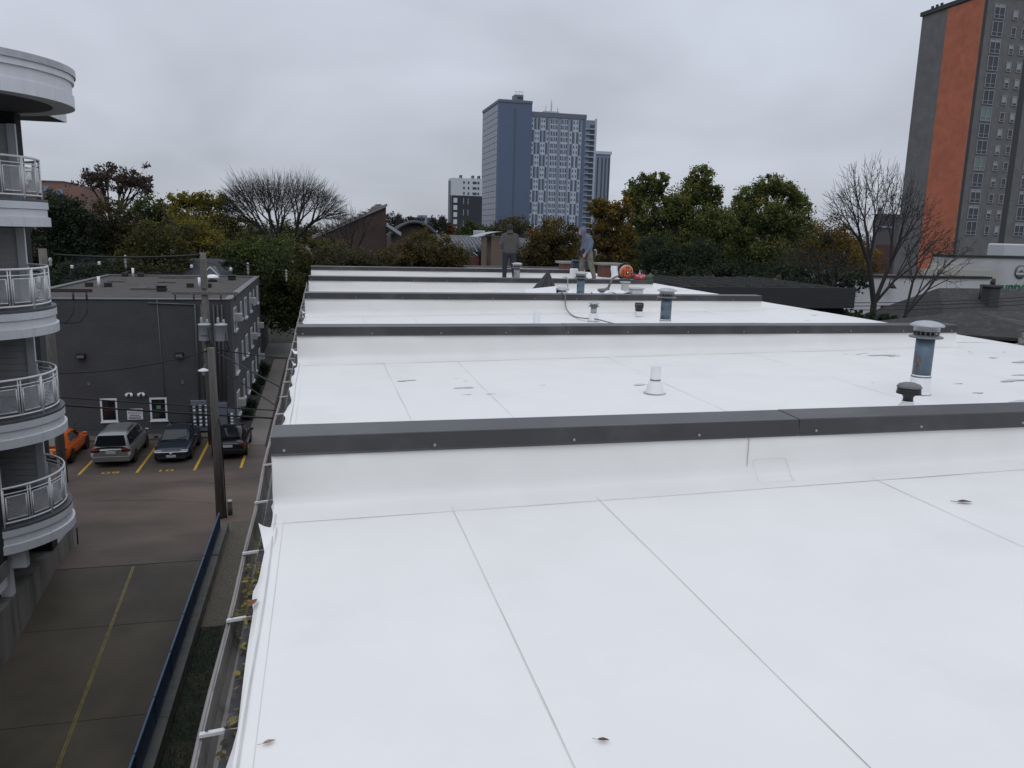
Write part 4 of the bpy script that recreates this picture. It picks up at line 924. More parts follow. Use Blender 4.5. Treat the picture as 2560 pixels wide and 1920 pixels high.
for s in (-1, 1): caps += [(V(.093*s, .015, 1.595), .014, V(.096*s, .01, 1.62), .016, 3)]
fused_body('body', caps, [jk, jn, shoe, skin], p1)
m = MB(); m.grid(lambda a, b: V(.106*math.cos(6.2832*a)*math.sin(2.0*b+.001), .018+.114*math.sin(6.2832*a)*math.sin(2.0*b+.001), 1.648+.108*math.cos((2.35 if math.sin(6.2832*a) < .2 else 1.75)*b)), 20, 9); m.build('knit_cap', mat('cap_black', (.010, .010, .011), .8), p1)
m = MB(); m.grid(lambda a, b: V((.085+.035*b)*math.cos(6.2832*a), -.015+(.078+.04*b)*math.sin(6.2832*a), 1.555-.10*b-.015*math.sin(6.2832*a)), 18, 4); m.build('collar', mat('collar_grey', (.06, .055, .055), .85), p1)
MB().grid(lambda a, b: V(-.1+.2*a, -.142+.004*math.sin(a*3), .955+.03*b), 6, 2).build('jacket_hem', mat('hem_grey', (.07, .064, .062), .85), p1)
# man in the blue hoodie, bent head, turned to the left
hd = mat('hoodie_blue', (.115, .135, .20), .85, vary=.14, scale=8, bump=.4, bscale=9); tr = mat('trousers_tan', (.16, .145, .115), .85, vary=.2, scale=8, bump=.4, bscale=9, col2=(.10, .09, .075), c2scale=5); lea = mat('tool_leather', (.018, .015, .014), .7, vary=.3)
X, Y = 8.25, 24.3; Z = fz(X)+.012
p2 = thing('person', 'worker in blue hoodie and tan trousers with tool belt looking down', 'person', (X, Y, Z))
caps = []
caps += [(V(-.06, .10, .86), .118, V(-.13, .10, .50), .088, 1), (V(-.13, .10, .50), .088, V(-.07, .12, .12), .066, 1), (V(-.08, .12, .06), .046, V(-.23, .10, .042), .040, 2)]
caps += [(V(.05, -.09, .86), .120, V(.12, -.10, .48), .090, 1), (V(.12, -.10, .48), .090, V(.24, -.10, .13), .068, 1), (V(.25, -.10, .07), .046, V(.13, -.12, .042), .040, 2)]
caps += [(V(-.01, 0, .88), .145, V(0, 0, .98), .145, 1)]
for dy in (-.075, .075): caps += [(V(0, dy, 1.0), .138, V(.03, dy*1.2, 1.20), .142, 0), (V(.03, dy*1.2, 1.20), .142, V(-.03, dy*1.4, 1.34), .118, 0)]
caps += [(V(-.04, -.12, 1.38), .082, V(-.04, .12, 1.38), .082, 0), (V(-.05, 0, 1.38), .09, V(-.12, 0, 1.46), .08, 0)]
# near arm hangs, hand at the pouch; far arm bent
caps += [(V(-.03, -.20, 1.35), .080, V(-.0, -.26, 1.07), .068, 0), (V(-.0, -.26, 1.07), .066, V(-.13, -.25, .88), .048, 0)]; hand(caps, V(-.14, -.25, .865), (-.35, 0, -.9), (-.8, -.2, .3), 3)
caps += [(V(-.04, .20, 1.35), .076, V(-.05, .27, 1.08), .064, 0), (V(-.05, .27, 1.08), .064, V(-.15, .18, .90), .046, 0)]; hand(caps, V(-.16, .18, .885), (-.35, -.1, -.9), (-.5, .3, .5), 3)
caps += [(V(-.12, 0, 1.44), .055, V(-.17, 0, 1.50), .055, 3), (V(-.19, 0, 1.54), .088, V(-.205, 0, 1.575), .092, 3), (V(-.245, 0, 1.485), .05, V(-.255, 0, 1.52), .055, 3), (V(-.29, 0, 1.525), .014, V(-.30, 0, 1.505), .015, 3)]
fused_body('body', caps, [hd, tr, shoe, skin], p2)
hm = MB()
def hood(a, b):
    th = -2.35+4.7*a; ph = .15+2.1*b
    c = Vector((-.185, 0, 1.555)); v_ = Vector((math.cos(th)*math.sin(ph)*.125, math.sin(th)*math.sin(ph)*.115, math.cos(ph)*.125))
    q = Matrix.Rotation(R(-28), 3, 'Y') @ v_; q = c+q; return V(q.x, q.y, q.z)
hm.grid(hood, 18, 10); hm.build('hood', hd, p2)
b_ = MB()
for i in range(1): b_.lathe([(.150, 0), (.158, .0), (.158, .055), (.150, .055)], V(0, 0, .955), 20, caps=False)
b_.build('tool_belt', lea, p2)
for (dx, dy, sx, sz) in ((-.16, -.14, .10, .22), (-.19, .10, .10, .18), (.17, -.12, .08, .26), (.13, .14, .09, .22)):
    MB().bbox(X+dx-sx, X+dx+sx, Y+dy-.05, Y+dy+.05, Z+.93-sz, Z+.96, .03).build('tool_pouch', lea, p2)
MB().bbox(X+.19, X+.29, Y-.12, Y-.04, Z+.78, Z+1.0, .03).build('glove_bundle', mat('glove_pale', (.30, .28, .25), .8), p2)
# ------------------------------------------------------------------ distant towers
def BX(name, m, par, *a): return MB().box(*a).build(name, m, par)
D = 415.
tw = thing('panelled_tower', 'tall blue grey tower with white chequered panel facade in the distance', 'building', (at(1340, 570, D).x, D+10, 0))
mat('tower_grey', (.090, .122, .195), .6, vary=.05, scale=.05); mat('tower_glass', (.125, .158, .215), .3, vary=.12, scale=.06, spec=.4); mat('tower_white', (.40, .455, .53), .6, vary=.05, scale=.1)  # blue tint in these tower colours stands in for distance haze
mat('tower_strip', (.070, .090, .125), .5, vary=.05); mat('tower_mid', (.19, .225, .285), .6, vary=.05); mat('tower_pane', (.045, .062, .09), .2, vary=.2, scale=.15); mat('tower_cap', (.12, .14, .175), .6, vary=.04)
xa, xb, xc = at(1248, 260, D).x, at(1331, 260, D).x, at(1467, 287, D).x
yb_ = atx(1207, 281, xa).y; zt = at(1248, 254, D).z; zp = at(1331, 280, D).z
BX('grey_block', 'tower_grey', tw, xa, xb, D, yb_, 0, zt)
BX('panel_block', 'tower_white', tw, xb+.02, xc, D+1.2, D+30, 0, zp-2)
BX('roof_band', 'tower_cap', tw, xb+.03, xc+.3, D+.7, D+30.2, zp-1.98, zp+.4)
gx = xa+(xb-xa)*.49; BX('groove', 'tower_strip', tw, gx-.5, gx+.5, D-.06, D-.01, 0, zt-3)
BX('roof_band', 'tower_cap', tw, xa-.25, xb+.1, D-.3, yb_+.3, zt+.01, zt+1.3)
# glazed flank: rows of panels
nr, nc = 24, 6; fl_h = (zt-2)/nr; fw = (yb_-D-4)/nc
gp = None
for i in range(nr):
    for j in range(nc):
        y0_ = D+2.5+j*fw; z0_ = 1+i*fl_h
        if gp is None: gp = MB().box(xa-.14, xa-.02, y0_+.12, y0_+fw-.12, z0_+.16, z0_+fl_h-.12).build('glass_panel', 'tower_glass', tw); gy_, gz_ = y0_, z0_
        else: share(gp, 'glass_panel', (0, y0_-gy_, z0_-gz_), tw)
# rooftop plant
p = at(1293, 257, D); q = at(1316, 233, D); b_ = BX('plant_box', 'tower_cap', tw, p.x, q.x, D+6, D+12, zt+1.3, q.z); BX('louvre', mat('louvre_dark', (.03, .035, .04), .6), b_, p.x+1.6, q.x-.5, D+5.9, D+5.99, zt+3, q.z-1)
BX('plant_step', 'tower_grey', tw, at(1273, 250, D).x, p.x-.05, D+6, D+14, zt+1.3, at(1280, 247, D).z)
rl = MB()
for k in range(6): rl.tube([(p.x+.3+k*.8, D+6.2, q.z), (p.x+.3+k*.8, D+6.2, q.z+1.6)], .06, 4)
rl.tube([(p.x, D+6.2, q.z+1.6), (q.x, D+6.2, q.z+1.6)], .06, 4); o = rl.build('roof_rail', 'tower_cap', tw); o['kind'] = 'stuff'
p = at(1370, 284, D); q = at(1409, 274, D); BX('penthouse', 'tower_white', tw, p.x, q.x, D+8, D+16, zp+.42, q.z)
for k, u in enumerate((1376, 1389, 1391, 1406)): MB().tube([(at(u, 280, D).x, D+9, q.z), (at(u, 280, D).x, D+9, q.z+(3, 6, 4.5, 2)[k])], .12, 5).build('antenna', 'tower_cap', tw)
# chequered front
Wd = xc-xb; fx = lambda f: xb+Wd*f; rowh = 6.13; yf = D+1.2
def fb(name, m, f0, f1, z0, z1, d0=.12, par=None): return BX(name, m, par or tw, fx(f0), fx(f1), yf-d0, yf-.02, z0, z1)
nrow = int((zp-3)/rowh)
fb('grey_stripe', 'tower_mid', .485, .54, 0, zp-2.2, .2); fb('grey_stripe', 'tower_mid', .315, .345, 0, zp-2.2, .16); fb('grey_stripe', 'tower_grey', .935, .999, 0, zp-2.2, .2); fb('grey_stripe', 'tower_mid', .672, .70, 0, zp-2.2, .16)
tr_ = random.Random(11); wproto = {}
for r in range(nrow):
    zt_ = zp-2.3-r*rowh; zb_ = zt_-rowh
    if zt_ < 8: break
    for f0, f1 in ((.36, .475), (.55, .665)):
        for (a, b) in ((.08, .42), (.55, .86)):
            key = ('w', f0, a)
            z1_ = zt_-rowh*a; z0_ = zt_-rowh*b
            if key not in wproto:
                w_ = fb('window', 'tower_pane', f0, f1, z0_, z1_, .10); ww = (f1-f0)
                mm = MB()
                for k in range(1, 4): mm.box(fx(f0+ww*k/4)-.18, fx(f0+ww*k/4)+.18, yf-.16, yf-.11, z0_, z1_)
                mo = mm.build('mullions', 'tower_white', w_); mo['kind'] = 'stuff'; wproto[key] = (w_, z0_)
            else:
                s_, zz = wproto[key]; w2_ = share(s_, 'window', (0, 0, z0_-zz), tw)
                for ch in s_.children: c_ = ch.copy(); COL.objects.link(c_); c_.parent = w2_
    for zone, (fa, n_, bw) in enumerate(((.0, 3, .105), (.70, 2, .118))):
        for k in range(n_):
            f0 = fa+k*bw; off = (r+k+zone) % 2
            sa = f0+(.015 if off else .055)
            for key, nm, mt, s0, s1, za, zb2 in (('d', 'dark_panel', 'tower_strip', sa, sa+.028, .04, .97), ('m', 'grey_panel', 'tower_mid', sa+.030, sa+.052, .04, .97), ('s', 'small_window', 'tower_pane', f0+(.082 if off else .018), f0+(.098 if off else .034), .18, .36), ('s2', 'small_window', 'tower_pane', f0+(.082 if off else .018), f0+(.098 if off else .034), .62, .80)):
                kk = (key, zone, k, off)
                z1_ = zt_-rowh*za; z0_ = zt_-rowh*zb2
                if kk not in wproto: wproto[kk] = (fb(nm, mt, s0, s1, z0_, z1_, .14), z0_)
                else: share(wproto[kk][0], nm, (0, 0, z0_-wproto[kk][1]), tw)
# balcony wing
bw_ = thing('balcony_tower', 'slim tower wing with stacked pale balcony slabs right of the panelled tower', 'building', (at(1480, 570, D+26).x, D+34, 0))
DB = D+31; x0_, x1_ = at(1462, 420, DB).x, at(1492, 302, DB).x; ztop = at(1480, 301, DB).z
BX('wing_wall', 'tower_mid', bw_, x0_, x1_, DB, DB+18, 0, ztop); BX('edge_pier', 'tower_white', bw_, x1_-1.1, x1_+.1, DB-.4, DB-.02, 0, ztop+1)
n = 0; z = ztop-2.5; pp = None
while z > 12:
    if pp is None:
        a_ = BX('window_band', 'tower_pane', bw_, x0_+2.2, x1_-1.2, DB-.2, DB-.02, z-2, z); b_ = BX('balcony_slab', 'tower_white', bw_, x0_-.8, x1_-1.3, DB-1.4, DB-.22, z-2.6, z-2.1); c_ = BX('balcony_side', 'tower_mid', bw_, x0_-.8, x0_+1.6, DB-1.5, DB-.25, z-2.05, z-1.0); pp = (a_, b_, c_); z_0 = z
    else:
        for q_ in pp: share(q_, q_.name.split('.')[0], (0, 0, z-z_0), bw_)
    z -= 3.06
rt_ = thing('rear_tower', 'pale grey tower behind the balcony wing, lower than it', 'building', (at(1506, 570, 520).x, 528, 0))
DR = 520.; x0_, x1_ = at(1490, 400, DR).x, at(1526, 400, DR).x; ztop = at(1506, 386, DR).z
BX('tower_body', 'tower_mid', rt_, x0_, x1_, DR, DR+20, 0, ztop); BX('parapet', 'tower_white', rt_, x0_-.6, x1_+.6, DR-.6, DR+20, ztop+.02, ztop+2)
for f in (.08, .38, .62, .86): BX('window_strip', 'tower_pane', rt_, x0_+(x1_-x0_)*f, x0_+(x1_-x0_)*(f+.1), DR-.2, DR-.02, 0, ztop-2)
# white and black block
DL = 380.; lb = thing('two_tone_block', 'mid rise block, white above and black below, left of the panelled tower', 'building', (at(1165, 570, DL).x, DL+8, 0))
x0_, x1_ = at(1130, 450, DL).x, at(1206, 450, DL).x; ztop = at(1160, 445.5, DL).z; zm = at(1160, 489, DL).z; yk = atx(1121, 450, x0_).y
BX('upper_wall', mat('block_white', (.50, .53, .57), .6, vary=.04, scale=.1), lb, x0_, x1_, DL, yk, zm, ztop); BX('lower_wall', mat('block_black', (.022, .026, .034), .5, vary=.1, scale=.1), lb, x0_-.02, x1_+.02, DL-.1, yk, 0, zm-.02)
BX('flank_panel', 'tower_strip', lb, x0_-.2, x0_-.03, DL+4, yk-1, 0, ztop-1)
fl3 = (ztop-zm)/3.2
for f, w_ in ((.37, .05), (.52, .05), (.68, .13), (.84, .06)):
    for k in range(3): BX('window', 'tower_pane', lb, x0_+(x1_-x0_)*f, x0_+(x1_-x0_)*(f+w_), DL-.12, DL-.02, ztop-(k+1)*fl3+.6-.6, ztop-k*fl3-1.4)
for k in range(9): BX('stair_window', 'block_white', lb, x0_+.8, x0_+2.6, DL-.25, DL-.12, zm-3.4-k*3.3, zm-1.2-k*3.3)
for f in (.37, .52):
    for k in range(5): BX('window', 'tower_mid', lb, x0_+(x1_-x0_)*f, x0_+(x1_-x0_)*(f+.03), DL-.22, DL-.12, zm-4-k*5.2, zm-1.2-k*5.2)
for f in (.3, .7, .9): BX('roof_unit', 'tower_strip', lb, x0_+(x1_-x0_)*f, x0_+(x1_-x0_)*(f+.07), DL+3, DL+6, ztop+.01, ztop+1.6)
# orange and grey tower (right)
DO = 117.; ot = thing('orange_grey_tower', 'tall dark grey apartment tower with a full height orange brick stripe', 'building', (at(2383, 610, DO).x+12, DO+20, 0))
xo = at(2383, 610, DO).x; yo2 = atx(2241, 610, xo).y; yo1 = atx(2301, 610, xo).y; zo = atx(2305, 42, xo).z
gbk = brickmat('tower_brick_grey', (.142, .140, .143), (.132, .130, .133), (.118, .117, .119), bw=.9, bh=.3, bumps=.1)
obk = brickmat('tower_brick_orange', (.44, .135, .072), (.40, .122, .068), (.34, .108, .062), bw=.9, bh=.3, bumps=.1)
MB().box(xo, xo+40, DO, yo2, 0, zo).build('tower_wall', gbk, ot)
MB().box(xo-.12, xo-.004, DO-.1, yo1, 0, zo-.2).build('orange_stripe', obk, ot)
BX('parapet', 'black_metal', ot, xo-.3, xo+40, DO-.2, yo2+.3, zo+.01, zo+.7)
rp_ = None
for k in range(int((yo2-yo1-2)/1.1)): BX('roof_bracket', 'black_metal', ot, xo-.2, xo+.1, yo1+1.5+k*1.1, yo1+1.9+k*1.1, zo+.72, zo+1.15)
BX('shadow_strip', mat('shade_dark', (.045, .045, .048), .8), ot, at(2392, 600, DO).x-.4, at(2392, 600, DO).x+.1, DO-.06, DO-.012, 0, zo)  # flat dark strip; shade beside the tower corner put into colour
us = [1015, 1005, 993, 978, 965, 953, 940, 928, 914, 902, 890, 879, 867, 853, 842]; vs_ = [60, 150, 238, 325, 412, 497, 582, 665, 748, 830, 912, 993, 1073, 1153, 1233]
xw = np.mean([at(2000+u/2.023, v/2.023, DO).x for u, v in zip(us, vs_)]); zs = [at(2000+u/2.023, v/2.023, DO).z for u, v in zip(us, vs_)]
pit = (zs[0]-zs[-1])/14
frm = mat('tower_frame', (.27, .28, .30), .5, vary=.05); pane1 = mat('tower_glass_dark', (.035, .04, .05), .12, vary=.2, scale=.3); pane2 = mat('tower_glass_green', (.13, .19, .17), .2, vary=.1, scale=.3); blind = mat('blind_pale', (.30, .31, .33), .5, vary=.1, scale=.4)
orr = random.Random(4)
def tower_window(xc_, zc, w_, h_, big, pm):
    f = MB(); t = .10
    f.box(xc_-w_/2, xc_+w_/2, DO-.14, DO-.01, zc+h_/2-t, zc+h_/2); f.box(xc_-w_/2, xc_+w_/2, DO-.14, DO-.01, zc-h_/2, zc-h_/2+t); f.box(xc_-w_/2, xc_-w_/2+t, DO-.14, DO-.01, zc-h_/2+t, zc+h_/2-t); f.box(xc_+w_/2-t, xc_+w_/2, DO-.14, DO-.01, zc-h_/2+t, zc+h_/2-t)
    if big: f.box(xc_-.05, xc_+.05, DO-.14, DO-.01, zc-h_/2+t, zc+h_/2-t)
    f.box(xc_-w_/2+t, xc_+w_/2-t, DO-.135, DO-.012, zc-h_*.22-.04, zc-h_*.22+.04)
    o = f.build('window', frm, ot); MB().box(xc_-w_/2+t*.5, xc_+w_/2-t*.5, DO-.06, DO-.015, zc-h_/2+t*.5, zc+h_/2-t*.5).build('pane', pm, o)
    if pm is not pane2 and orr.random() < (.4 if big else .6):
        hb = h_*(.18 if big else orr.choice((.35, .6))); MB().box(xc_-w_/2+t, xc_+w_/2-t, DO-.075, DO-.061, zc+h_/2-t-hb, zc+h_/2-t).build('blind', blind, o)
for k in range(20):
    zc = zs[0]-k*pit
    if zc < 12: break
    tower_window(xw, zc, 2.1, 2.3, True, pane2 if k in (6, 9) else pane1)
    for xx_ in (at(2000+1020/2.023, 582/2.023, DO).x, at(2000+1072/2.023, 585/2.023, DO).x): tower_window(xx_, zc-.3, .95, 1.55, False, pane1)
    for xx_ in (at(2000+1150/2.023, 590/2.023, DO).x+1.5, at(2000+1150/2.023, 590/2.023, DO).x+6): tower_window(xx_, zc, 2.0, 2.3, True, pane1)
xr_ = at(2000+1108/2.023, 560/2.023, DO).x; BX('recess_shade', 'shade_dark', ot, xr_-.5, xr_+.6, DO-.05, DO-.012, 0, zo)  # flat dark strip paints the shade of a recess onto the wall
# ------------------------------------------------------------------ white store with the green sign
DS = 66.; st = thing('white_store', 'low white store building with green lettering in front of the orange tower', 'building', (at(2450, 700, DS).x, DS+8, 0))
sx0 = at(2380, 645, DS).x; stz = at(2400, 643, DS).z
store = mat('store_white', (.43, .425, .44), .75, vary=.07, scale=.3, col2=(.36, .35, .36), c2scale=.2)
BX('tall_wall', store, st, sx0, sx0+40, DS, DS+2.5, 0, stz); BX('coping', 'black_metal', st, sx0-.1, sx0+40, DS-.15, DS+2.6, stz+.01, stz+.22)
lz = at(2330, 692, DS).z; lx = at(2040, 690, DS).x
BX('low_wall', mat('store_pale', (.48, .48, .49), .75, vary=.06, scale=.3), st, lx, at(2424, 695, DS).x, DS-2.5, DS-.05, 0, lz); BX('coping', 'black_metal', st, lx-.1, at(2424, 695, DS).x+.1, DS-2.65, DS-.02, lz+.01, lz+.2)
for k, (u0, u1, v0, v1) in enumerate(((2200, 2372, 668, 690), (2230, 2300, 655, 667))): a_, b_ = at(u0, v1, DS+4), at(u1, v0, DS+4); BX('upper_screen', mat('screen_cream', (.36, .35, .31), .7, vary=.1), st, a_.x, b_.x, DS-2.0+k*.6, DS-1.5+k*.6, lz+.22, b_.z)
tp = at(2568, 716, DS-.06); textmesh('lettering', 'CountyMarket', 1.5, mat('sign_green', (.012, .14, .045), .5, vary=.05), facing((at(2464, 717, DS-.06).x, DS-.08, at(2540, 718, DS).z)), st, .05, 'LEFT')
lc = at(2550, 680, DS); rr_ = 16*mpp(2550, 680, DS); Mx = Matrix.Rotation(R(90), 3, 'X')
MB().lathe([(0, 0), (rr_*1.05, 0), (rr_*1.05, .10), (rr_*.9, .12), (0, .12)], (lc.x, DS-.01, lc.z), 28, M=Mx).build('emblem_ring', mat('emblem_dark', (.10, .085, .08), .5), st)
MB().lathe([(0, .125), (rr_*.86, .125), (rr_*.86, .13), (0, .13)], (lc.x, DS-.01, lc.z), 28, M=Mx).build('emblem_face', mat('emblem_grey', (.24, .28, .27), .5), st)
MB().box(lc.x-rr_*.95, lc.x+rr_*.95, DS-.17, DS-.145, lc.z-rr_*.38, lc.z-rr_*.12).build('emblem_band', mat('emblem_white', (.5, .5, .48), .5), st)
MB().prism([(lc.x-rr_*.55, DS-.16, lc.z-.08*rr_), (lc.x+rr_*.5, DS-.16, lc.z-.08*rr_), (lc.x+rr_*.1, DS-.16, lc.z+rr_*.4), (lc.x-rr_*.2, DS-.16, lc.z+rr_*.25)], (0, .012, 0)).build('emblem_shape', MATS['emblem_dark'], st)
for (u, lab) in ((2231, 'black gooseneck wall lamp on the store behind the bare tree'), (2424, 'black gooseneck wall lamp on the store left of the chimney')):
    p = at(u, 712, DS-3.2 if u < 2300 else DS-.6); t = thing('gooseneck_lamp', lab, 'lamp', (p.x, p.y, p.z), 'gooseneck lamps on the store')
    MB().tube([(p.x, p.y+.55, p.z-.3), (p.x, p.y+.3, p.z+.5), (p.x, p.y, p.z+.6), (p.x, p.y, p.z+.2)], .05, 6).build('arm', 'black_metal', t); MB().lathe([(.06, .25), (.12, .1), (.4, -.3), (.38, -.32), (0, -.28)], p, 14).build('shade', 'black_metal', t)
rb = MB()
p0 = at(2510, 641, DS+8); tag(MB().bbox(p0.x-1, p0.x+3.5, DS+7, DS+9.5, stz-.1, p0.z+1.4, .15).build('roof_unit', mat('unit_pale', (.42, .43, .45), .5), org=(p0.x, DS+8, stz)), 'pale rooftop unit on the white store', 'roof unit')
# ------------------------------------------------------------------ dark roofed houses and slatted roof at the right
shg = mat('shingle_dark', (.038, .036, .036), .9, vary=.25, scale=4, bump=.5, bscale=18, stretch=(1, 1, 3), col2=(.055, .05, .048), c2scale=2)
h1 = thing('hip_roof_house', 'house with dark shingled hip roof and brick chimney below the store sign', 'house', (32, 40, 0))
r0, r1 = at(2347, 720, 40), at(2347, 720, 40)+Vector((16, 0, 0)); ez = r0.z-3.0
e = [(r0.x-3.6, 34.6, ez), (r1.x+3, 34.6, ez), (r1.x+3, 45.4, ez), (r0.x-3.6, 45.4, ez)]
for pts in ([e[0], e[1], r1, r0], [e[2], e[3], r0, r1], [e[3], e[0], r0], [e[1], e[2], r1]): MB().prism(pts, (0, 0, -.14)).build('roof_slope', shg, h1)
BX('house_wall', mat('house_brown', (.06, .05, .045), .8), h1, r0.x-2.9, r1.x+2.4, 35.2, 44.8, 0, ez-.1)
c_ = at(2478, 730, 38.5); ch_ = BX('chimney', mat('chimney_dark', (.05, .048, .05), .85, vary=.2), h1, c_.x-.33, c_.x+.33, 38.2, 38.9, ez, c_.z+.25); MB().bbox(c_.x-.42, c_.x+.42, 38.1, 39, c_.z+.252, c_.z+.42, .04).build('chimney_cap', 'chimney_dark', ch_); MB().lathe([(.12, 0), (.12, .35), (.09, .36)], (c_.x+.05, 38.5, c_.z+.42), 10).build('flue', 'chimney_dark', ch_)
p = at(2452, 724, 38); MB().tube([(p.x, 38, p.z-.6), (p.x, 38, p.z+.25)], .06, 8).build('vent_pipe', 'chimney_dark', h1)
h2 = thing('cross_gable_house', 'nearer dark shingled cross gable roof at the right edge', 'house', (24, 28, 0))
a_, b_ = at(2435, 777, 27), at(2500, 778, 27)
f1, f2 = at(2360, 815, 25.5), at(2462, 838, 23.5)
zz = min(f1.z, f2.z)-.3
pts = dict(a=a_, b=b_+Vector((1.5, 0, 0)), l=Vector((a_.x-2.0, 26.2, zz)), fr=Vector((a_.x+1.7, 23.8, zz)), br=Vector((b_.x+4.2, 24.6, zz-.2)), bl=Vector((a_.x-2.0, 30.5, zz)), bk=Vector((b_.x+6, 32, zz)))
for k in (('l', 'fr', 'a'), ('fr', 'br', 'b', 'a'), ('bl', 'l', 'a'), ('bl', 'a', 'b', 'bk'), ('br', 'bk', 'b')): MB().prism([pts[q] for q in k], (0, 0, -.12)).build('roof_slope', shg, h2)
BX('house_wall', 'house_brown', h2, a_.x-1.5, b_.x+4.5, 25.6, 31, 0, zz-.35)
m_, n_ = at(2560, 790, 25), at(2470, 850, 22)
MB().prism([(b_.x+1.2, 27.5, b_.z-.35), (b_.x+9, 27.5, b_.z-.2), (b_.x+9, 21.0, zz-1.4), (b_.x+2.2, 21.0, zz-1.4)], (0, 0, -.12)).build('roof_slope', shg, h2)
q0 = at(2592, 846, 20.5)
for k in range(9): MB().prism([(q0.x-1.2+.10*k, 20.5, q0.z-1.0+k*.17), (q0.x+6, 20.5, q0.z-1.0+k*.17), (q0.x+6, 20.44, q0.z-1.0+k*.17), (q0.x-1.2+.10*k, 20.44, q0.z-1.0+k*.17)], (0, .03, .165)).build('clapboard', mat('clapboard_grey', (.22, .22, .21), .7), h2)
tag(MB().tube([(10.3, 11.6, 9.485), (10.45, 11.5, 9.50), (10.62, 11.42, 9.47), (10.7, 11.4, 9.2)], .009, 6).build('extension_cord', mat('cord_orange', (.5, .16, .02), .6), org=(10.4, 11.5, 9.4)), 'short orange cord hanging over the right roof edge', 'cord')
sr = thing('slatted_roof_building', 'low black roofed building with rows of thin roof battens behind our roof', 'building', (18, 37, 0))
sz = 8.75; f_, b_ = atz(1695, 716, sz), atz(1686, 691.5, sz); y0_, y1_ = f_.y, b_.y
blkroof = mat('black_roof', (.010, .010, .011), .95, spec=.1, vary=.25, scale=2); batt = mat('batten_grey', (.060, .058, .057), .7, vary=.2)
xs0 = atz(1560, 716, sz).x; xs1 = atz(2080, 716, sz).x
BX('roof', blkroof, sr, xs0, xs1, y0_-.6, y1_+.4, sz-.35, sz); BX('dark_wall', blkroof, sr, xs0+.3, xs1-.3, y0_-.4, y1_, 0, sz-.36); BX('front_fascia', mat('fascia_black', (.022, .022, .025), .7), sr, xs0, xs1, y0_-.75, y0_-.61, sz-.9, sz+.05)
x = xs0+.4; k = 0; proto = None
while x < xs1-.3:
    for q in range(3):
        ys = y0_-.3+q*(y1_-y0_)/3+(.25*(k % 3)); ye = ys+(y1_-y0_)/3-.35
        xx_ = x+.12*q
        if proto is None: proto = MB().box(xx_-.025, xx_+.025, ys, ye, sz+.002, sz+.085).build('batten', batt, sr); ox, oy = xx_, ys
        else: share(proto, 'batten', (xx_-ox, ys-oy, 0), sr)
    x += .93; k += 1
a_, b_ = at(2203, 784, DS-2.7), at(2272, 764, DS-2.7); BX('red_band', mat('band_red', (.07, .015, .018), .7), st, a_.x, b_.x, DS-2.75, DS-2.52, a_.z, b_.z)
for k, (v0, v1, lab) in enumerate(((757, 739, 'top'), (765, 747, 'middle'), (775, 757, 'lowest'))):
    wire(f'{lab} of three black wires crossing the dark roofs at the right', at(2120, v0, 31), at(2640, v1-2, 31), .1, .018, 'three wires over the dark roofs')
# ------------------------------------------------------------------ houses and halls behind the trees
hb = thing('gabled_house', 'low house with dark roof and small white dormer behind the grey building', 'house', (-10, 74, 0))
ra_, rb_ = Vector((-19, 74, 8.1)), Vector((-5.2, 74, 8.0)); 
MB().prism([(-20, 69, 6.3), (-4.4, 69, 6.3), (-4.4, 74, 8.05), (-20, 74, 8.05)], (0, 0, -.15)).build('roof_slope', mat('slate_dark', (.028, .030, .036), .8, vary=.2, scale=3), hb); MB().prism([(-20, 79, 6.3), (-4.4, 79, 6.3), (-4.4, 74.02, 8.05), (-20, 74.02, 8.05)], (0, 0, -.15)).build('roof_slope', 'slate_dark', hb)
BX('house_wall', 'grey_side', hb, -19.5, -5, 69.6, 78.4, 0, 6.12)
dm = MB().prism([(-9.5, 69.2, 6.75), (-8.05, 69.2, 6.75), (-8.78, 69.2, 7.5)], (0, 3, 0)).build('dormer', mat('dormer_grey', (.16, .17, .18), .7), hb)
for s_ in (-1, 1): MB().prism([(-8.78, 69.1, 7.62), (-8.78, 69.1, 7.5), (-8.78+s_*.85, 69.1, 6.62), (-8.78+s_*.85, 69.1, 6.74)], (0, .12, 0)).build('barge_board', 'trim_white', dm)
cm = MB(); tag(MB().bbox(-12.7, -11.8, 73.6, 74.4, 8.0, 8.75, .03).build('roof_unit', 'unit_pale', org=(-12.2, 74, 8.0)), 'boxy pale roof unit on the dark ridge behind the grey building', 'roof unit')
gl_ = thing('left_gable', 'sloping white eave of a small house left of the gravel roof', 'house', (-19, 60, 0))
MB().prism([at(95, 690, 60), at(125, 722, 58), at(125, 727, 58), at(90, 700, 60)], (0, .3, 0)).build('eave_board', 'trim_white', gl_); MB().prism([at(60, 720, 60), at(95, 692, 60), at(122, 726, 59), at(118, 760, 59)], (0, .4, 0)).build('gable_wall', 'slate_dark', gl_)
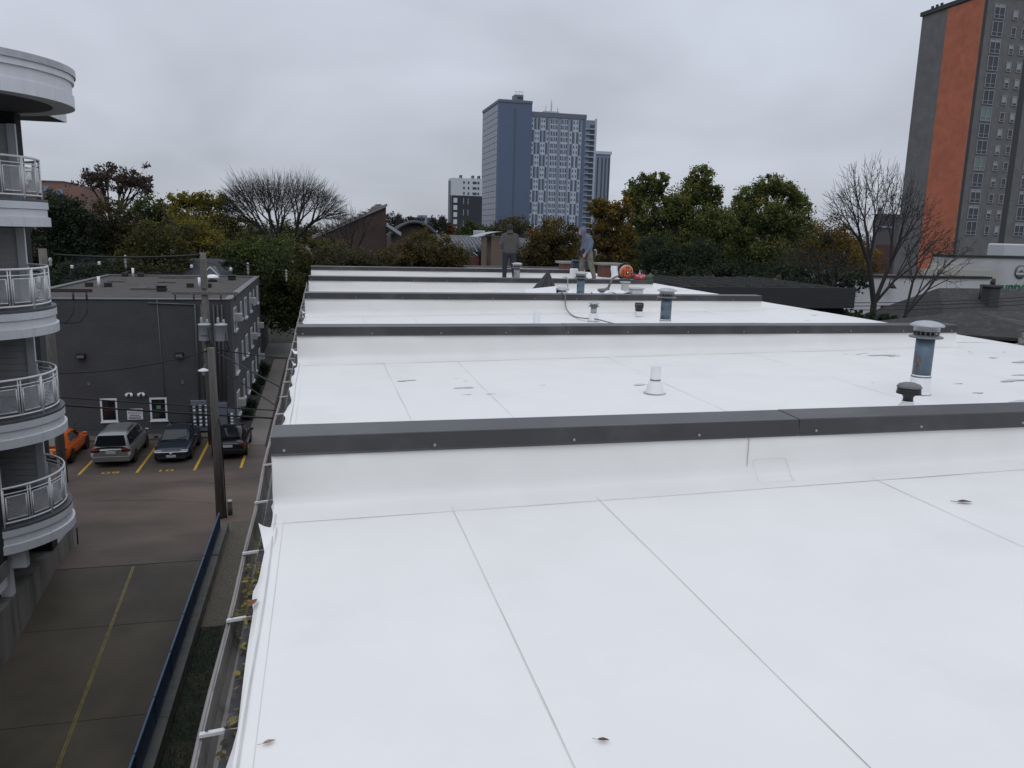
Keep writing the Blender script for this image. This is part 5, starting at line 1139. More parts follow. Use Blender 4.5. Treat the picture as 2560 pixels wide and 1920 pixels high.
# barrel roofed halls
zinc = mat('zinc_roof', (.055, .062, .072), .45, .3, vary=.15, scale=.8, stretch=(4, 1, 1)); rbk = brickmat('red_brick', (.13, .045, .035), (.11, .038, .03), (.10, .06, .05)); rbk_d = brickmat('red_brick_dark', (.062, .034, .029), (.050, .028, .024), (.05, .038, .033))
def barrel(par, x0, x1, y0, y1, z0, z1, m, n=14, nm='barrel_roof'):
    pts = []
    for i in range(n+1):
        t = math.pi*i/n; pts.append((x0, (y0+y1)/2-(y1-y0)/2*math.cos(t), z0+(z1-z0)*math.sin(t)))
    return MB().prism(pts, (x1-x0, 0, 0)).build(nm, m, par)
hr = thing('barrel_hall', 'brick hall with curved grey metal roof behind the workers', 'building', (12, 66, 0))
DH = 60.; x0_, x1_ = at(1090, 600, DH).x, at(1370, 610, DH).x; zw = at(1200, 640, DH).z; zr = at(1150, 589, DH+6).z
barrel(hr, x0_, x1_, DH, DH+14, zw, zr, zinc); BX('brick_wall', rbk, hr, x0_, x1_, DH+.2, DH+13.8, 0, zw-.01)
for k in range(30):
    f = (k+.5)/30
    pts = []
    for i in range(9):
        t = math.pi*.5*i/8; pts.append((x0_+(x1_-x0_)*f, DH+7-7.02*math.cos(t), zw+(zr-zw)*math.sin(t)+.02))
    MB().tube(pts, .035, 4).build('standing_seam', zinc, hr)
for k, (u0, u1) in enumerate(((1179, 1191),)):
    for (va, vb) in ((613, 629), (631, 639)):
        pa_, pb_ = at(u0, va, DH+.6), at(u1, vb, DH+.3); MB().prism([(pa_.x, pa_.y-.4, pa_.z), (pb_.x-.25, pa_.y-.4, pa_.z), (pb_.x, pb_.y-.6, pb_.z), (pa_.x+.25, pb_.y-.6, pb_.z)], (0, -.08, .02)).build('skylight', mat('skylight_pale', (.5, .52, .55), .3), hr)
dd = at(1258, 600, DH-2)
MB().grid(lambda a, b: (dd.x-2.0+4.0*a, DH-2.3+3.2*b, dd.z+.15+.45*math.cos((a-.5)*3.0)), 12, 2).build('dormer_eave', mat('eave_pale', (.30, .32, .34), .5), hr); BX('dormer_wall', mat('tan_wall', (.15, .115, .09), .8, vary=.08), hr, dd.x-.9, dd.x+.9, DH-2.0, DH+1, 0, dd.z+.25); BX('dormer_post', 'tan_wall', hr, dd.x-1.6, dd.x-1.25, DH-2.1, DH-1.8, 0, dd.z+.2)
BX('low_brick', rbk, hr, at(1165, 645, DH).x, dd.x-1.65, DH-1.2, DH-.1, 0, at(1200, 641, DH-1).z)
roof_item('roof_hatch', 'small pale hatch on the ridge of the curved grey roof', 'roof unit', MB().bbox(at(1188, 590, 66).x, at(1213, 590, 66).x, 66, 67, zr-.05, zr+.45, .05), 'unit_pale', (at(1200, 590, 66).x, 66.5, zr))
wb = thing('brick_wedge_building', 'dark brick building with steep sloping roofline and dishes', 'building', (2, 76, 0))
DW = 72.; P_ = [at(965, 516, DW), at(790, 598, DW), at(790, 598, DW)]
pts = [Vector((P_[0].x, DW, 0)), P_[0], P_[1], Vector((P_[1].x, DW, 0))]
MB().prism(pts, (0, 9, 0)).build('wedge_wall', rbk_d, wb)
MB().prism([P_[0]+Vector((.1, -.2, 0)), P_[0]+Vector((.1, -.2, .25)), P_[1]+Vector((-.3, -.2, .25)), P_[1]+Vector((-.3, -.2, 0))], (0, 9.4, 0)).build('roof_edge', mat('edge_pale', (.20, .19, .185), .6), wb)
MB().prism([at(967, 558, DW-1), at(967, 566, DW-1), at(1003, 590, DW-1), at(1003, 581, DW-1)], (0, 4, 0)).build('sloped_eave', 'eave_pale', wb)
for k in range(12): 
    q = P_[0].lerp(P_[1], .08+k*.075); MB().bbox(q.x-.22, q.x+.1, DW-.3, DW+.2, q.z+.28, q.z+.42, .03).build('roof_clip', 'edge_pale', wb)
for (u, v) in ((935, 524), (943, 519)):
    p = at(u, v, DW+2); d_ = thing('satellite_dish', 'left of two dishes on the brick roofline' if u < 940 else 'right of two dishes on the brick roofline', 'satellite dish', (p.x, p.y, p.z), 'dishes on the brick roofline'); MB().grid(lambda a, b: (p.x+.32*b*math.cos(6.2832*a), p.y-.08+.1*b*b, p.z+.32*b*math.sin(6.2832*a)), 16, 4).build('dish', mat('dish_grey', (.10, .10, .11), .5), d_); MB().tube([(p.x, p.y+.02, p.z), (p.x, p.y+.3, p.z-.7)], .04, 6).build('mast', 'black_metal', d_)
an_ = thing('arched_hall', 'low dark hall with wide arched roof edge right of the brick wedge', 'building', (at(1035, 575, 85).x, 88, 0))
a_ = at(978, 582, 85); b_ = at(1095, 590, 85); tz = at(1035, 555, 85).z
def arch(a, b): return (a_.x+(b_.x-a_.x)*a, 85+6*b, a_.z-.3+(tz-a_.z+.3)*math.sin(math.pi*a)**.8)
MB().grid(arch, 18, 1).build('arched_roof', zinc, an_); MB().tube([arch(i/18, .02) for i in range(19)], .22, 6).build('arch_band', zinc, an_); MB().prism([arch(i/18, .1) for i in range(19)]+[(b_.x, 85.6, 0), (a_.x, 85.6, 0)], (0, 5, 0)).build('hall_wall', mat('hall_dark', (.06, .045, .038), .8), an_)
bl = thing('barrel_shed', 'long curved grey metal roof seen through trees at the left', 'building', (at(600, 590, 100).x, 104, 0))
x0_, x1_ = at(512, 570, 100).x, at(705, 575, 100).x; barrel(bl, x0_, x1_, 100, 109, at(560, 590, 100).z, at(560, 562, 104).z, zinc); BX('brick_wall', rbk_d, bl, x0_, x1_, 100.2, 108.8, 0, at(560, 590, 100).z-.01)
for k in range(5): BX('window', 'tower_mid', bl, x0_+2+k*1.9, x0_+3.2+k*1.9, 100.1, 100.19, at(600, 612, 100).z, at(600, 602, 100).z)
pk = thing('pink_brick_block', 'pale pink brick block with flat roof far behind the left trees', 'building', (at(140, 470, 150).x, 155, 0))
BX('block_wall', mat('pink_brick', (.20, .115, .095), .85, vary=.06, scale=.2), pk, at(60, 470, 150).x, at(205, 470, 150).x, 150, 165, 0, at(150, 463, 150).z); BX('penthouse', 'pink_brick', pk, at(60, 450, 150).x, at(146, 455, 150).x, 152, 162, at(150, 463, 150).z+.01, at(120, 453, 152).z); BX('roof_line', 'tower_mid', pk, at(60, 450, 150).x-.2, at(146, 455, 150).x+.2, 151.8, 162, at(120, 453, 152).z+.01, at(120, 451, 152).z)
for (u, v) in ((117, 474), (150, 482)): p = at(u, v, 149.9); MB().box(p.x-.5, p.x+.5, 149.88, 149.98, p.z-.6, p.z+.6).build('window', 'tower_mid', pk)
fr_ = thing('far_flat_building', 'small far grey building on the horizon between treetops', 'building', (at(1060, 560, 330).x, 335, 0))
BX('block', 'tower_mid', fr_, at(1050, 545, 330).x, at(1068, 545, 330).x, 330, 340, 0, at(1060, 538, 330).z); BX('wing', 'tower_strip', fr_, at(1030, 545, 330).x, at(1086, 545, 330).x, 331, 339, 0, at(1040, 543, 330).z)
fx_ = thing('stepped_block', 'dark stepped building glimpsed through the bare tree beside the orange tower', 'building', (at(2215, 560, 210).x, 215, 0))
BX('block', mat('mauve_grey', (.075, .068, .075), .7, vary=.05), fx_, at(2196, 560, 210).x, at(2250, 560, 210).x, 210, 212, 0, at(2215, 535, 210).z); BX('upper_step', 'tower_mid', fx_, at(2198, 560, 210).x, at(2204, 560, 210).x, 210.2, 211.5, at(2215, 535, 210).z, at(2196, 518, 210).z); BX('pale_band', 'tower_mid', fx_, at(2198, 560, 210).x, at(2236, 560, 210).x, 209.8, 209.98, at(2215, 570, 210).z, at(2215, 565, 210).z); BX('brick_base', mat('maroon_wall', (.07, .03, .032), .8), fx_, at(2198, 560, 210).x, at(2240, 560, 210).x, 209.6, 209.97, 0, at(2215, 612, 210).z)
# ------------------------------------------------------------------ trees
bark = mat('bark', (.055, .047, .042), .9, vary=.25, scale=4, bump=.4, bscale=20); bark_d = mat('bark_dark', (.030, .026, .025), .9, vary=.25, scale=4); bark_g = mat('bark_grey', (.026, .023, .021), .9, vary=.2, scale=4)
def np_object(name, V_, F_, m, parent, tint=None, smooth=False):
    org = np.array(ORG[parent.name]); me = bpy.data.meshes.new(name); n = len(F_); k = F_.shape[1]
    me.vertices.add(len(V_)); me.vertices.foreach_set('co', (V_-org).astype(np.float32).ravel())
    me.loops.add(n*k); me.loops.foreach_set('vertex_index', F_.astype(np.int32).ravel())
    me.polygons.add(n); me.polygons.foreach_set('loop_start', np.arange(0, n*k, k, dtype=np.int32)); me.polygons.foreach_set('loop_total', np.full(n, k, dtype=np.int32))
    me.polygons.foreach_set('use_smooth', np.full(n, smooth))
    if tint is not None:
        a = me.attributes.new('tint', 'FLOAT', 'FACE'); a.data.foreach_set('value', tint.astype(np.float32))
    me.materials.append(m); me.update(calc_edges=True); me.validate()
    o = bpy.data.objects.new(name, me); link(o, parent); ORG[o.name] = Vector(org); return o
def leaves(rg, centers, sig, per, size, tint_c, flat=.6):
    n = len(centers); c = np.repeat(centers, per, 0); sg = np.repeat(sig, per)[:, None]
    d = rg.normal(size=(n*per, 3)); d[:, 2] *= flat+.25; p = c+d*sg
    u = rg.normal(size=(n*per, 3)); u /= np.linalg.norm(u, axis=1)[:, None]; w_ = rg.normal(size=(n*per, 3)); w_ -= (w_*u).sum(1)[:, None]*u; w_ /= np.linalg.norm(w_, axis=1)[:, None]
    s = (size*rg.uniform(.6, 1.35, n*per))[:, None]
    V_ = np.stack([p-u*s*.62, p+w_*s*.36-u*s*.05, p+u*s*.62, p-w_*s*.36+u*s*.02], 1).reshape(-1, 3)
    F_ = np.arange(n*per*4).reshape(-1, 4); t = np.clip(np.repeat(tint_c, per)+rg.normal(0, .13, n*per), 0, 1)
    return V_, F_, t
def segs_mesh(S, sides=4):
    # S: list of (p0, r0, p1, r1)
    p0 = np.array([s[0] for s in S]); p1 = np.array([s[2] for s in S]); r0 = np.array([s[1] for s in S]); r1 = np.array([s[3] for s in S])
    t = p1-p0; t /= np.maximum(np.linalg.norm(t, axis=1), 1e-9)[:, None]; a = np.where(np.abs(t[:, 2:3]) < .9, np.array([[0, 0, 1.]]), np.array([[1., 0, 0]])); u = np.cross(t, a); u /= np.linalg.norm(u, axis=1)[:, None]; w_ = np.cross(t, u)
    vs = []
    for k in range(sides):
        an = 2*math.pi*k/sides; o = u*math.cos(an)+w_*math.sin(an); vs.append(p0+o*r0[:, None]); vs.append(p1+o*r1[:, None])
    V_ = np.stack(vs, 1).reshape(-1, 3); b = np.arange(len(S))[:, None]*(2*sides)
    F_ = np.concatenate([b+np.array([[2*k, 2*((k+1) % sides), 2*((k+1) % sides)+1, 2*k+1]]) for k in range(sides)], 0)
    return V_, F_
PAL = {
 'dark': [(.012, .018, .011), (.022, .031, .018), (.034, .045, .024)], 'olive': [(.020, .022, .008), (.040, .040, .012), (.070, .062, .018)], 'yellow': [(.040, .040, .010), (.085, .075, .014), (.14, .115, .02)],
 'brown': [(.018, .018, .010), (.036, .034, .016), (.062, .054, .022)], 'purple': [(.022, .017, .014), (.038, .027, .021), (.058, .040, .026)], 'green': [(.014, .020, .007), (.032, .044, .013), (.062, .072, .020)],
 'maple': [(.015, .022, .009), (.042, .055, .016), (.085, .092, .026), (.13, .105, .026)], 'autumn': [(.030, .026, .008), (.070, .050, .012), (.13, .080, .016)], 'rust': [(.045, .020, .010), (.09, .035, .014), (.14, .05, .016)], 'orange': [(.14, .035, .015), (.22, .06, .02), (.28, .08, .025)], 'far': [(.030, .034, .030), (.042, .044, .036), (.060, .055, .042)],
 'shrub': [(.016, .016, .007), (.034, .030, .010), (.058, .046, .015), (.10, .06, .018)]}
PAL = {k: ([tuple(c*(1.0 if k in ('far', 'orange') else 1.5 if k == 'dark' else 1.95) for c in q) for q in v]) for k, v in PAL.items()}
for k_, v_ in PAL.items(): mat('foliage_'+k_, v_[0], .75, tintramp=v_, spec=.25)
def leafy(name, label, y, lobes, pal, leaf=.2, per=34, dens=1., seed=1, group='trees behind the roofs', trunk=None, bk=None, tall=0, cat='tree', sparse=.6):
    rg = np.random.default_rng(seed)
    L_ = [(np.array(at(u, v, y+(l[4] if len(l) > 4 else 0))), ru*mpp(u, v, y), rv*mpp(u, v, y)) for l in lobes for (u, v, ru, rv) in [l[:4]]]
    wsum = sum(a*b for _, a, b in L_); bx = sum(c[0]*a*b for c, a, b in L_)/wsum; by = y
    if trunk is not None: bx = at(trunk, 600, y).x
    zmin = min(c[2]-b for c, a, b in L_); zmax = max(c[2]+b for c, a, b in L_)
    t = thing(name, label, cat, (bx, by, 0), group)
    cs, sg, tn = [], [], []; S = []
    tz = max(zmin+.25*(zmax-zmin), 1.0); base = np.array([bx, by, 0.]); top = np.array([bx, by, tz]); tr0 = .018*zmax+.05
    S.append((base, tr0, top, tr0*.75))
    for c, a, b in L_:
        mid = top*.45+c*.55+rg.normal(0, .15, 3)*a; low = c-np.array([0, 0, b*.45])
        S.append((top, tr0*.6, low, tr0*.38)); hub = low
        n = max(8, int(dens*26*(a*b)**.62))
        for i in range(n):
            d = rg.normal(size=3); d /= np.linalg.norm(d); r = rg.uniform(.35, 1.0)**.55*(1.0 if rg.random() < .88 else rg.uniform(1.05, 1.2))
            q = c+d*np.array([a, a*.85, b])*r
            cs.append(q); sg.append((a*b)**.5*rg.choice((.08, .11, .15, .21))); tn.append(np.clip(.42+.22*d[2]*r+rg.normal(0, .16), 0, 1))  # tint rises towards the crown top, painting light from above into leaves
            if rg.random() < sparse:
                m_ = hub*.5+q*.5+np.array([0, 0, .06*b]); S.append((hub, tr0*.16, m_, tr0*.10)); S.append((m_, tr0*.10, q, .012))
    V_, F_ = segs_mesh(S, 5); np_object('trunk', V_, F_, bk or bark_d, t, smooth=True)
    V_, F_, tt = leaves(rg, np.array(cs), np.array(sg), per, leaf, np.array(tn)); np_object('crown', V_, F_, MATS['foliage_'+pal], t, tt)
    return t
def bare(name, label, y, base, lobes, ntip, seed, tr0=.3, bk=None, group='bare trees', fork=.35, minr=.012, twig=True, leafpal=None, leafn=0, z0=0., lean=0, lspread=.22):
    rg = np.random.default_rng(seed); b = np.array(at(base[0], base[1], y)); bx = b[0]
    t = thing(name, label, 'tree', (bx, y, z0), group)
    tips = []
    tot = sum(l[2]*l[3] for l in lobes)
    for (u, v, ru, rv) in lobes:
        c = np.array(at(u, v, y)); a, bb = ru*mpp(u, v, y), rv*mpp(u, v, y); n = int(ntip*ru*rv/tot)
        d = rg.normal(size=(n, 3)); d /= np.linalg.norm(d, axis=1)[:, None]; d[:, 2] = np.where(d[:, 2] < -.35, -d[:, 2]*.6, d[:, 2]); r = rg.uniform(.2, 1, n)**.45*np.clip(rg.normal(1, .08, n), .8, 1.12)*(1+.07*np.sin(d[:, 0]*7+seed)+.05*np.sin(d[:, 2]*11))
        tips.append(c+d*np.array([a, a*.9, bb])*r[:, None])
    tips = np.concatenate(tips); S = []; root = np.array([bx, y, z0]); ft = np.array([b[0]+lean, y, b[2]])
    S.append((root, tr0, ft, tr0*.86)); N0 = len(tips)
    def rec(p, T, r, dep):
        if len(T) == 1 or dep > 13:
            for q in T[:1 if len(T) == 1 else 3]:
                m_ = p*.5+q*.5+rg.normal(0, .05, 3)*np.linalg.norm(q-p); S.append((p, max(minr, r*.8), m_, minr)); S.append((m_, minr, q, minr*.55))
            return
        k = 3 if (dep < 2 and len(T) > 60) else 2
        cen = T[rg.choice(len(T), k, replace=False)].copy()
        dirs = T-p; ln = np.linalg.norm(dirs, axis=1)[:, None]; dn = dirs/np.maximum(ln, 1e-6)
        cd = (cen-p)/np.maximum(np.linalg.norm(cen-p, axis=1)[:, None], 1e-6)
        for _ in range(4):
            lab = (dn@cd.T).argmax(1)
            for j in range(k):
                if (lab == j).any(): cd[j] = dn[lab == j].mean(0); cd[j] /= max(np.linalg.norm(cd[j]), 1e-6)
        gs = [T[lab == j] for j in range(k) if (lab == j).any()]
        if len(gs) == 1: gs = [T[:len(T)//2], T[len(T)//2:]]
        for g in gs:
            c = g.mean(0); near = np.linalg.norm(g-p, axis=1).min()
            f = fork*(.8+.5*rg.random()); step = (c-p)*f
            L0 = np.linalg.norm(step); step = step*min(1, .9*near/max(L0, 1e-6)) if L0 > near else step
            q = p+step+rg.normal(0, .045, 3)*np.linalg.norm(step)+np.array([0, 0, .04*np.linalg.norm(step)])
            rr = max(minr, tr0*.9*(len(g)/N0)**.47); S.append((p, min(r, rr*1.15), q, rr)); rec(q, g, rr, dep+1)
    rec(ft, tips, tr0*.86, 0)
    big = [s for s in S if s[1] > .05]; small = [s for s in S if s[1] <= .05]
    V_, F_ = segs_mesh(big, 7); np_object('trunk', V_, F_, bk or bark, t, smooth=True)
    if small:
        V_, F_ = segs_mesh(small, 3); o = np_object('twigs', V_, F_, bk or bark, t)
    if leafpal:
        cs = tips[rg.choice(len(tips), leafn)]; V_, F_, tt = leaves(rg, cs, np.full(leafn, lspread), 16, .22, np.full(leafn, .45)); np_object('crown', V_, F_, MATS['foliage_'+leafpal], t, tt)
    return t
GL = 'trees behind the grey building'
leafy('evergreen_tree', 'dark evergreen mass at far left beside the round balconies', 74, [(150, 540, 62, 60), (185, 590, 60, 80), (120, 620, 80, 70), (150, 680, 90, 60)], 'dark', .22, 40, 1.5, 1, GL)
bare('dark_leaved_tree', 'tall tree with sparse purple brown leaf clumps against the sky at left', 80, (285, 590), [(285, 460, 92, 52), (240, 460, 45, 45), (340, 470, 48, 40)], 420, 3, .26, bark_d, GL, leafpal='purple', leafn=190, lspread=.16)
leafy('brown_tree', 'olive brown tree below the purple leaved crown', 77, [(280, 550, 62, 50), (250, 620, 55, 60), (320, 620, 60, 60)], 'brown', .2, 36, 1.3, 5, GL, sparse=.8)
leafy('olive_tree', 'brown olive tree standing behind the gravel roof centre', 72, [(380, 600, 60, 45), (430, 640, 55, 45), (350, 650, 60, 40)], 'olive', .2, 36, 1.2, 6, GL)
leafy('green_tree', 'soft green tree between the purple tree and the yellow crown', 96, [(375, 525, 42, 38), (420, 540, 40, 35), (350, 560, 50, 40)], 'green', .22, 34, 1.3, 7, GL)
leafy('yellow_tree', 'flat topped yellow green tree left of the big bare tree', 94, [(460, 502, 45, 20), (530, 502, 52, 22), (500, 540, 80, 35), (480, 590, 60, 40)], 'yellow', .22, 34, 1.4, 8, GL, sparse=.9)
leafy('golden_tree', 'low golden olive tree in front of the barrel roof', 80, [(480, 580, 52, 40), (520, 620, 60, 45), (450, 630, 50, 40), (590, 640, 40, 35)], 'yellow', .19, 34, 1.2, 9, GL)
bare('round_bare_tree', 'large leafless tree with broad round crown left of centre', 88, (708, 655), [(700, 505, 165, 90), (635, 510, 85, 78), (775, 515, 95, 78), (590, 540, 45, 50), (840, 545, 50, 45)], 11000, 12, .42, bark_g, 'bare trees', fork=.27, minr=.0095)
leafy('street_tree', 'dark green tree filling the gap beside the sidewalk', 70, [(690, 655, 95, 65), (735, 720, 60, 75), (655, 735, 40, 60), (760, 770, 45, 80), (600, 640, 50, 40), (700, 770, 50, 55)], 'green', .2, 40, 1.5, 13, GL, trunk=752)
leafy('street_tree', 'dark olive tree directly behind the left roof corner', 66, [(800, 640, 70, 45), (850, 660, 80, 40), (780, 690, 60, 50)], 'olive', .18, 38, 1.4, 14, GL)
bare('bare_brown_tree', 'thin twiggy brown tree in front of the brick wedge', 62, (880, 660), [(880, 575, 85, 62), (830, 590, 60, 50)], 900, 15, .15, bark_g, 'bare trees', minr=.009)
leafy('brown_shrub', 'brown leaved shrub tree below the brick wedge', 58, [(850, 640, 70, 30), (915, 655, 60, 24)], 'brown', .16, 34, 1.3, 16, sparse=.8)
leafy('round_shrub', 'dense round olive shrub just beyond the far parapet', 44, [(1070, 622, 72, 44), (1000, 645, 48, 32), (1130, 648, 52, 30), (1060, 655, 100, 22)], 'shrub', .10, 80, 2.0, 17, 'shrubs beyond the far parapet')
leafy('tall_shrub', 'tall olive rust shrub between the two workers', 44, [(1395, 590, 52, 48), (1365, 625, 62, 48), (1330, 650, 50, 34), (1420, 650, 60, 40)], 'shrub', .10, 80, 2.0, 18, 'shrubs beyond the far parapet')
leafy('far_brown_tree', 'far brown autumn tree left of the panelled tower base', 150, [(1290, 568, 42, 30), (1260, 580, 40, 22)], 'brown', .3, 34, 1.0, 19)
leafy('far_red_tree', 'small bright red orange tree right of the worker in grey', 120, [(1338, 585, 20, 16), (1325, 597, 20, 12)], 'orange', .25, 30, 1.0, 20)
leafy('far_green_tree', 'far green tree below the two tone block', 130, [(1195, 580, 38, 18), (1160, 585, 25, 14), (1175, 568, 20, 16)], 'green', .28, 34, 1.0, 21)
leafy('autumn_maple', 'yellow orange maple at the left of the right hand trees', 52, [(1520, 545, 45, 38), (1500, 520, 32, 24), (1545, 600, 50, 50), (1500, 590, 40, 40), (1540, 650, 60, 36), (1560, 520, 30, 25)], 'autumn', .14, 56, 1.5, 22, sparse=.9)
leafy('green_maple', 'tall dark green maple with two pointed crowns', 54, [(1610, 468, 38, 34), (1650, 455, 24, 30), (1585, 500, 30, 32), (1755, 448, 34, 34), (1735, 480, 40, 34), (1780, 490, 30, 30), (1690, 520, 46, 44), (1630, 545, 60, 55), (1745, 560, 70, 52), (1690, 620, 95, 50), (1800, 560, 40, 44)], 'maple', .14, 74, 1.6, 23, sparse=.9)
leafy('green_maple', 'lighter green maple left of the bare tree', 60, [(1920, 462, 34, 30), (1875, 490, 36, 32), (1960, 480, 30, 28), (2000, 505, 30, 30), (1905, 540, 70, 46), (1975, 560, 60, 50), (1850, 560, 50, 50), (1900, 630, 90, 45)], 'maple', .145, 72, 1.6, 24, sparse=.9)
leafy('dark_spruce', 'blue green dark conifer low among the right hand trees', 48, [(1690, 660, 95, 40), (1650, 630, 60, 45), (1740, 640, 55, 45)], 'dark', .13, 44, 1.6, 25)
leafy('rust_tree', 'rust orange sparse tree behind the bare tree', 62, [(2070, 590, 58, 46), (2110, 640, 55, 44), (2040, 640, 50, 40)], 'autumn', .17, 30, 1.1, 26, sparse=.9)
leafy('hedge', 'dark low hedge behind the slatted roof', 50, [(1860, 680, 70, 34), (1960, 690, 70, 34), (2040, 690, 60, 30), (1790, 676, 60, 26), (2120, 700, 50, 30)], 'dark', .15, 40, 1.5, 27, cat='hedge')
bare('bare_tangle', 'low tangle of bare branches left of the bare tree trunk', 46, (2080, 740), [(2030, 650, 110, 50), (2100, 680, 80, 40)], 800, 29, .16, bark_d, 'bare trees', fork=.4, minr=.010)
bare('bare_street_tree', 'tall leafless tree in front of the orange tower', 38, (2185, 760), [(2175, 520, 120, 135), (2110, 560, 60, 80), (2260, 560, 90, 100), (2330, 620, 80, 70)], 2300, 28, .20, bark_d, 'bare trees', fork=.33, minr=.0095)
bare('bare_street_tree', 'second leafless tree leaning right in front of the store', 36, (2262, 790), [(2330, 700, 90, 70), (2380, 640, 80, 60), (2300, 640, 60, 60)], 300, 31, .11, bark_d, 'bare trees', fork=.4, minr=.010)
for k, (u, v, ru, rv, pl, lab) in enumerate(((1005, 552, 30, 16, 'far', 'first far treetop right of the brick wedge'), (1040, 556, 28, 14, 'far', 'far treetop below the small grey building'), (1092, 556, 26, 18, 'far', 'far treetop right of the small grey building'), (1112, 566, 16, 20, 'rust', 'far rust treetop beside the two tone block'), (1130, 580, 30, 14, 'far', 'low far treetop at the foot of the two tone block'), (960, 548, 36, 16, 'far', 'far treetop hidden behind the brick wedge edge'))):
    leafy('far_tree', lab, 260+8*k, [(u, v, ru, rv), (u+10, v+12, ru, rv)], pl, .5, 26, .35, 40+k, 'far treetops')
for k, (y, lobes, pl, lab) in enumerate((
  (70, [(250, 680, 70, 40), (180, 700, 60, 40)], 'dark', 'low dark tree between the balconies and the gravel roof'),
  (70, [(330, 685, 60, 36), (400, 690, 60, 30)], 'brown', 'low brown tree behind the left end of the gravel roof'),
  (84, [(560, 610, 60, 45), (620, 620, 50, 40)], 'olive', 'olive tree partly veiling the left barrel roof'),
  (78, [(430, 590, 50, 45), (330, 590, 50, 45)], 'brown', 'brown tree between the purple tree and golden tree'),
  (96, [(610, 578, 60, 36), (700, 585, 80, 34), (800, 592, 55, 30), (560, 570, 40, 34)], 'olive', 'olive undergrowth below the big bare tree'),
  (64, [(1620, 600, 90, 70), (1560, 640, 70, 50)], 'green', 'deep green tree filling behind the autumn maple'),
  (66, [(1780, 600, 90, 70), (1840, 640, 80, 60)], 'green', 'deep green tree filling between the two maples'),
  (68, [(1940, 620, 90, 70), (2010, 610, 70, 60)], 'maple', 'green yellow tree filling behind the lighter maple'),
  (70, [(2090, 640, 80, 60), (2150, 660, 60, 50)], 'autumn', 'faded autumn tree behind the bare tangle'),
  (58, [(1500, 650, 60, 40), (1455, 640, 40, 40)], 'olive', 'low olive tree behind the worker in blue'),
  (75, [(1330, 620, 60, 30), (1270, 640, 40, 30)], 'olive', 'olive tree behind the gap between the workers'),
  (34, [(2010, 775, 60, 24), (2080, 788, 60, 24), (2140, 800, 50, 22), (2230, 808, 40, 20)], 'dark', 'low dark scrub at the foot of the bare tree'),
  (46, [(1700, 690, 80, 22), (1900, 712, 80, 26), (2010, 725, 70, 30)], 'dark', 'dark scrub along the slatted roof'))):
    leafy('filler_tree', lab, y, lobes, pl, .19, 36, 1.35, 100+k, 'trees filling the middle distance', sparse=.7)
for k, (u, v, lab) in enumerate(((100, 545, 'far treetop on the horizon beside the top balcony'), (930, 566, 'far treetop on the horizon left of the brick wedge tip'), (1540, 586, 'far treetop on the horizon right of the rear tower'), (2100, 598, 'far treetop on the horizon left of the orange tower'), (2200, 600, 'far treetop on the horizon seen through the bare tree'))):
    leafy('far_tree', lab, 300, [(u, v, 70, 18)], 'far', .6, 22, .3, 70+k, 'horizon treetops')
# low planting beside the sidewalk
for k, (x, y, s_) in enumerate(((-4.25, 46.5, .45), (-4.25, 49.5, .4), (-4.3, 53.8, .5), (-4.2, 60.6, .75), (-4.25, 57, .35))):
    rg = np.random.default_rng(60+k); t = thing('low_bush', ('small dark bush by the sidewalk nearest the meters', 'second small bush along the grey side wall', 'middle bush along the grey side wall', 'largest clipped bush at the far end of the side wall', 'smallest bush along the grey side wall')[k], 'bush', (x, y, 0), 'bushes along the sidewalk')
    d = rg.normal(size=(40, 3)); d /= np.linalg.norm(d, axis=1)[:, None]; c = np.array([x, y, s_*.7])+d*np.array([s_*.55, s_*.8, s_*.75])*rg.uniform(.4, 1, 40)[:, None]
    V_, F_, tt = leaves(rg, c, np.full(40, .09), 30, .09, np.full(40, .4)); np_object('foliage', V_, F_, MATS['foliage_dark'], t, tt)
    V_, F_ = segs_mesh([(np.array([x, y, 0.]), .03, q, .008) for q in c[:14]], 4); np_object('stems', V_, F_, bark_d, t)
# scattered leaves on the strip below the gutter
rg = np.random.default_rng(5); n = 420; c = np.stack([rg.uniform(-3.35, -.6, n), rg.uniform(8, 29.5, n), np.full(n, .03)], 1)
gl2 = MB(); vs, fs = [], []
for k in range(n): leafquad(vs, fs, c[k], rnd.uniform(.03, .07), rnd)
m = MB(); m.v = [tuple(v) for v in vs]; m.f = fs; m.sm = [False]*len(fs); o = m.build('ground_leaves', mat('leaf_litter', (.10, .08, .05), .8, vary=.4, scale=3)); tag(o, 'scattered fallen leaves on the strip below the gutter', 'leaves', kind='stuff')
# grass blades on the dark lawn strip
rg = np.random.default_rng(6); n = 26000; p = np.stack([rg.uniform(-3.43, -.3, n), rg.uniform(9, 21.7, n), np.full(n, .01)], 1); h = rg.uniform(.03, .09, n)[:, None]; d = rg.normal(0, .4, (n, 3)); d[:, 2] = 1; s_ = rg.normal(size=(n, 3)); s_[:, 2] = 0; s_ /= np.linalg.norm(s_, axis=1)[:, None]
V_ = np.stack([p-s_*.006, p+s_*.006, p+d*h], 1).reshape(-1, 3); F_ = np.arange(3*n).reshape(-1, 3)
gr = thing('grass', 'dark green grass on the strip between wall and gutter', 'grass', (-2, 15, 0)); gr['kind'] = 'stuff'
mat('grass_blade', (.02, .03, .012), .8, tintramp=[(.008, .016, .007), (.016, .028, .011), (.035, .042, .016)]); np_object('blades', V_, F_, MATS['grass_blade'], gr, rg.random(n)); 
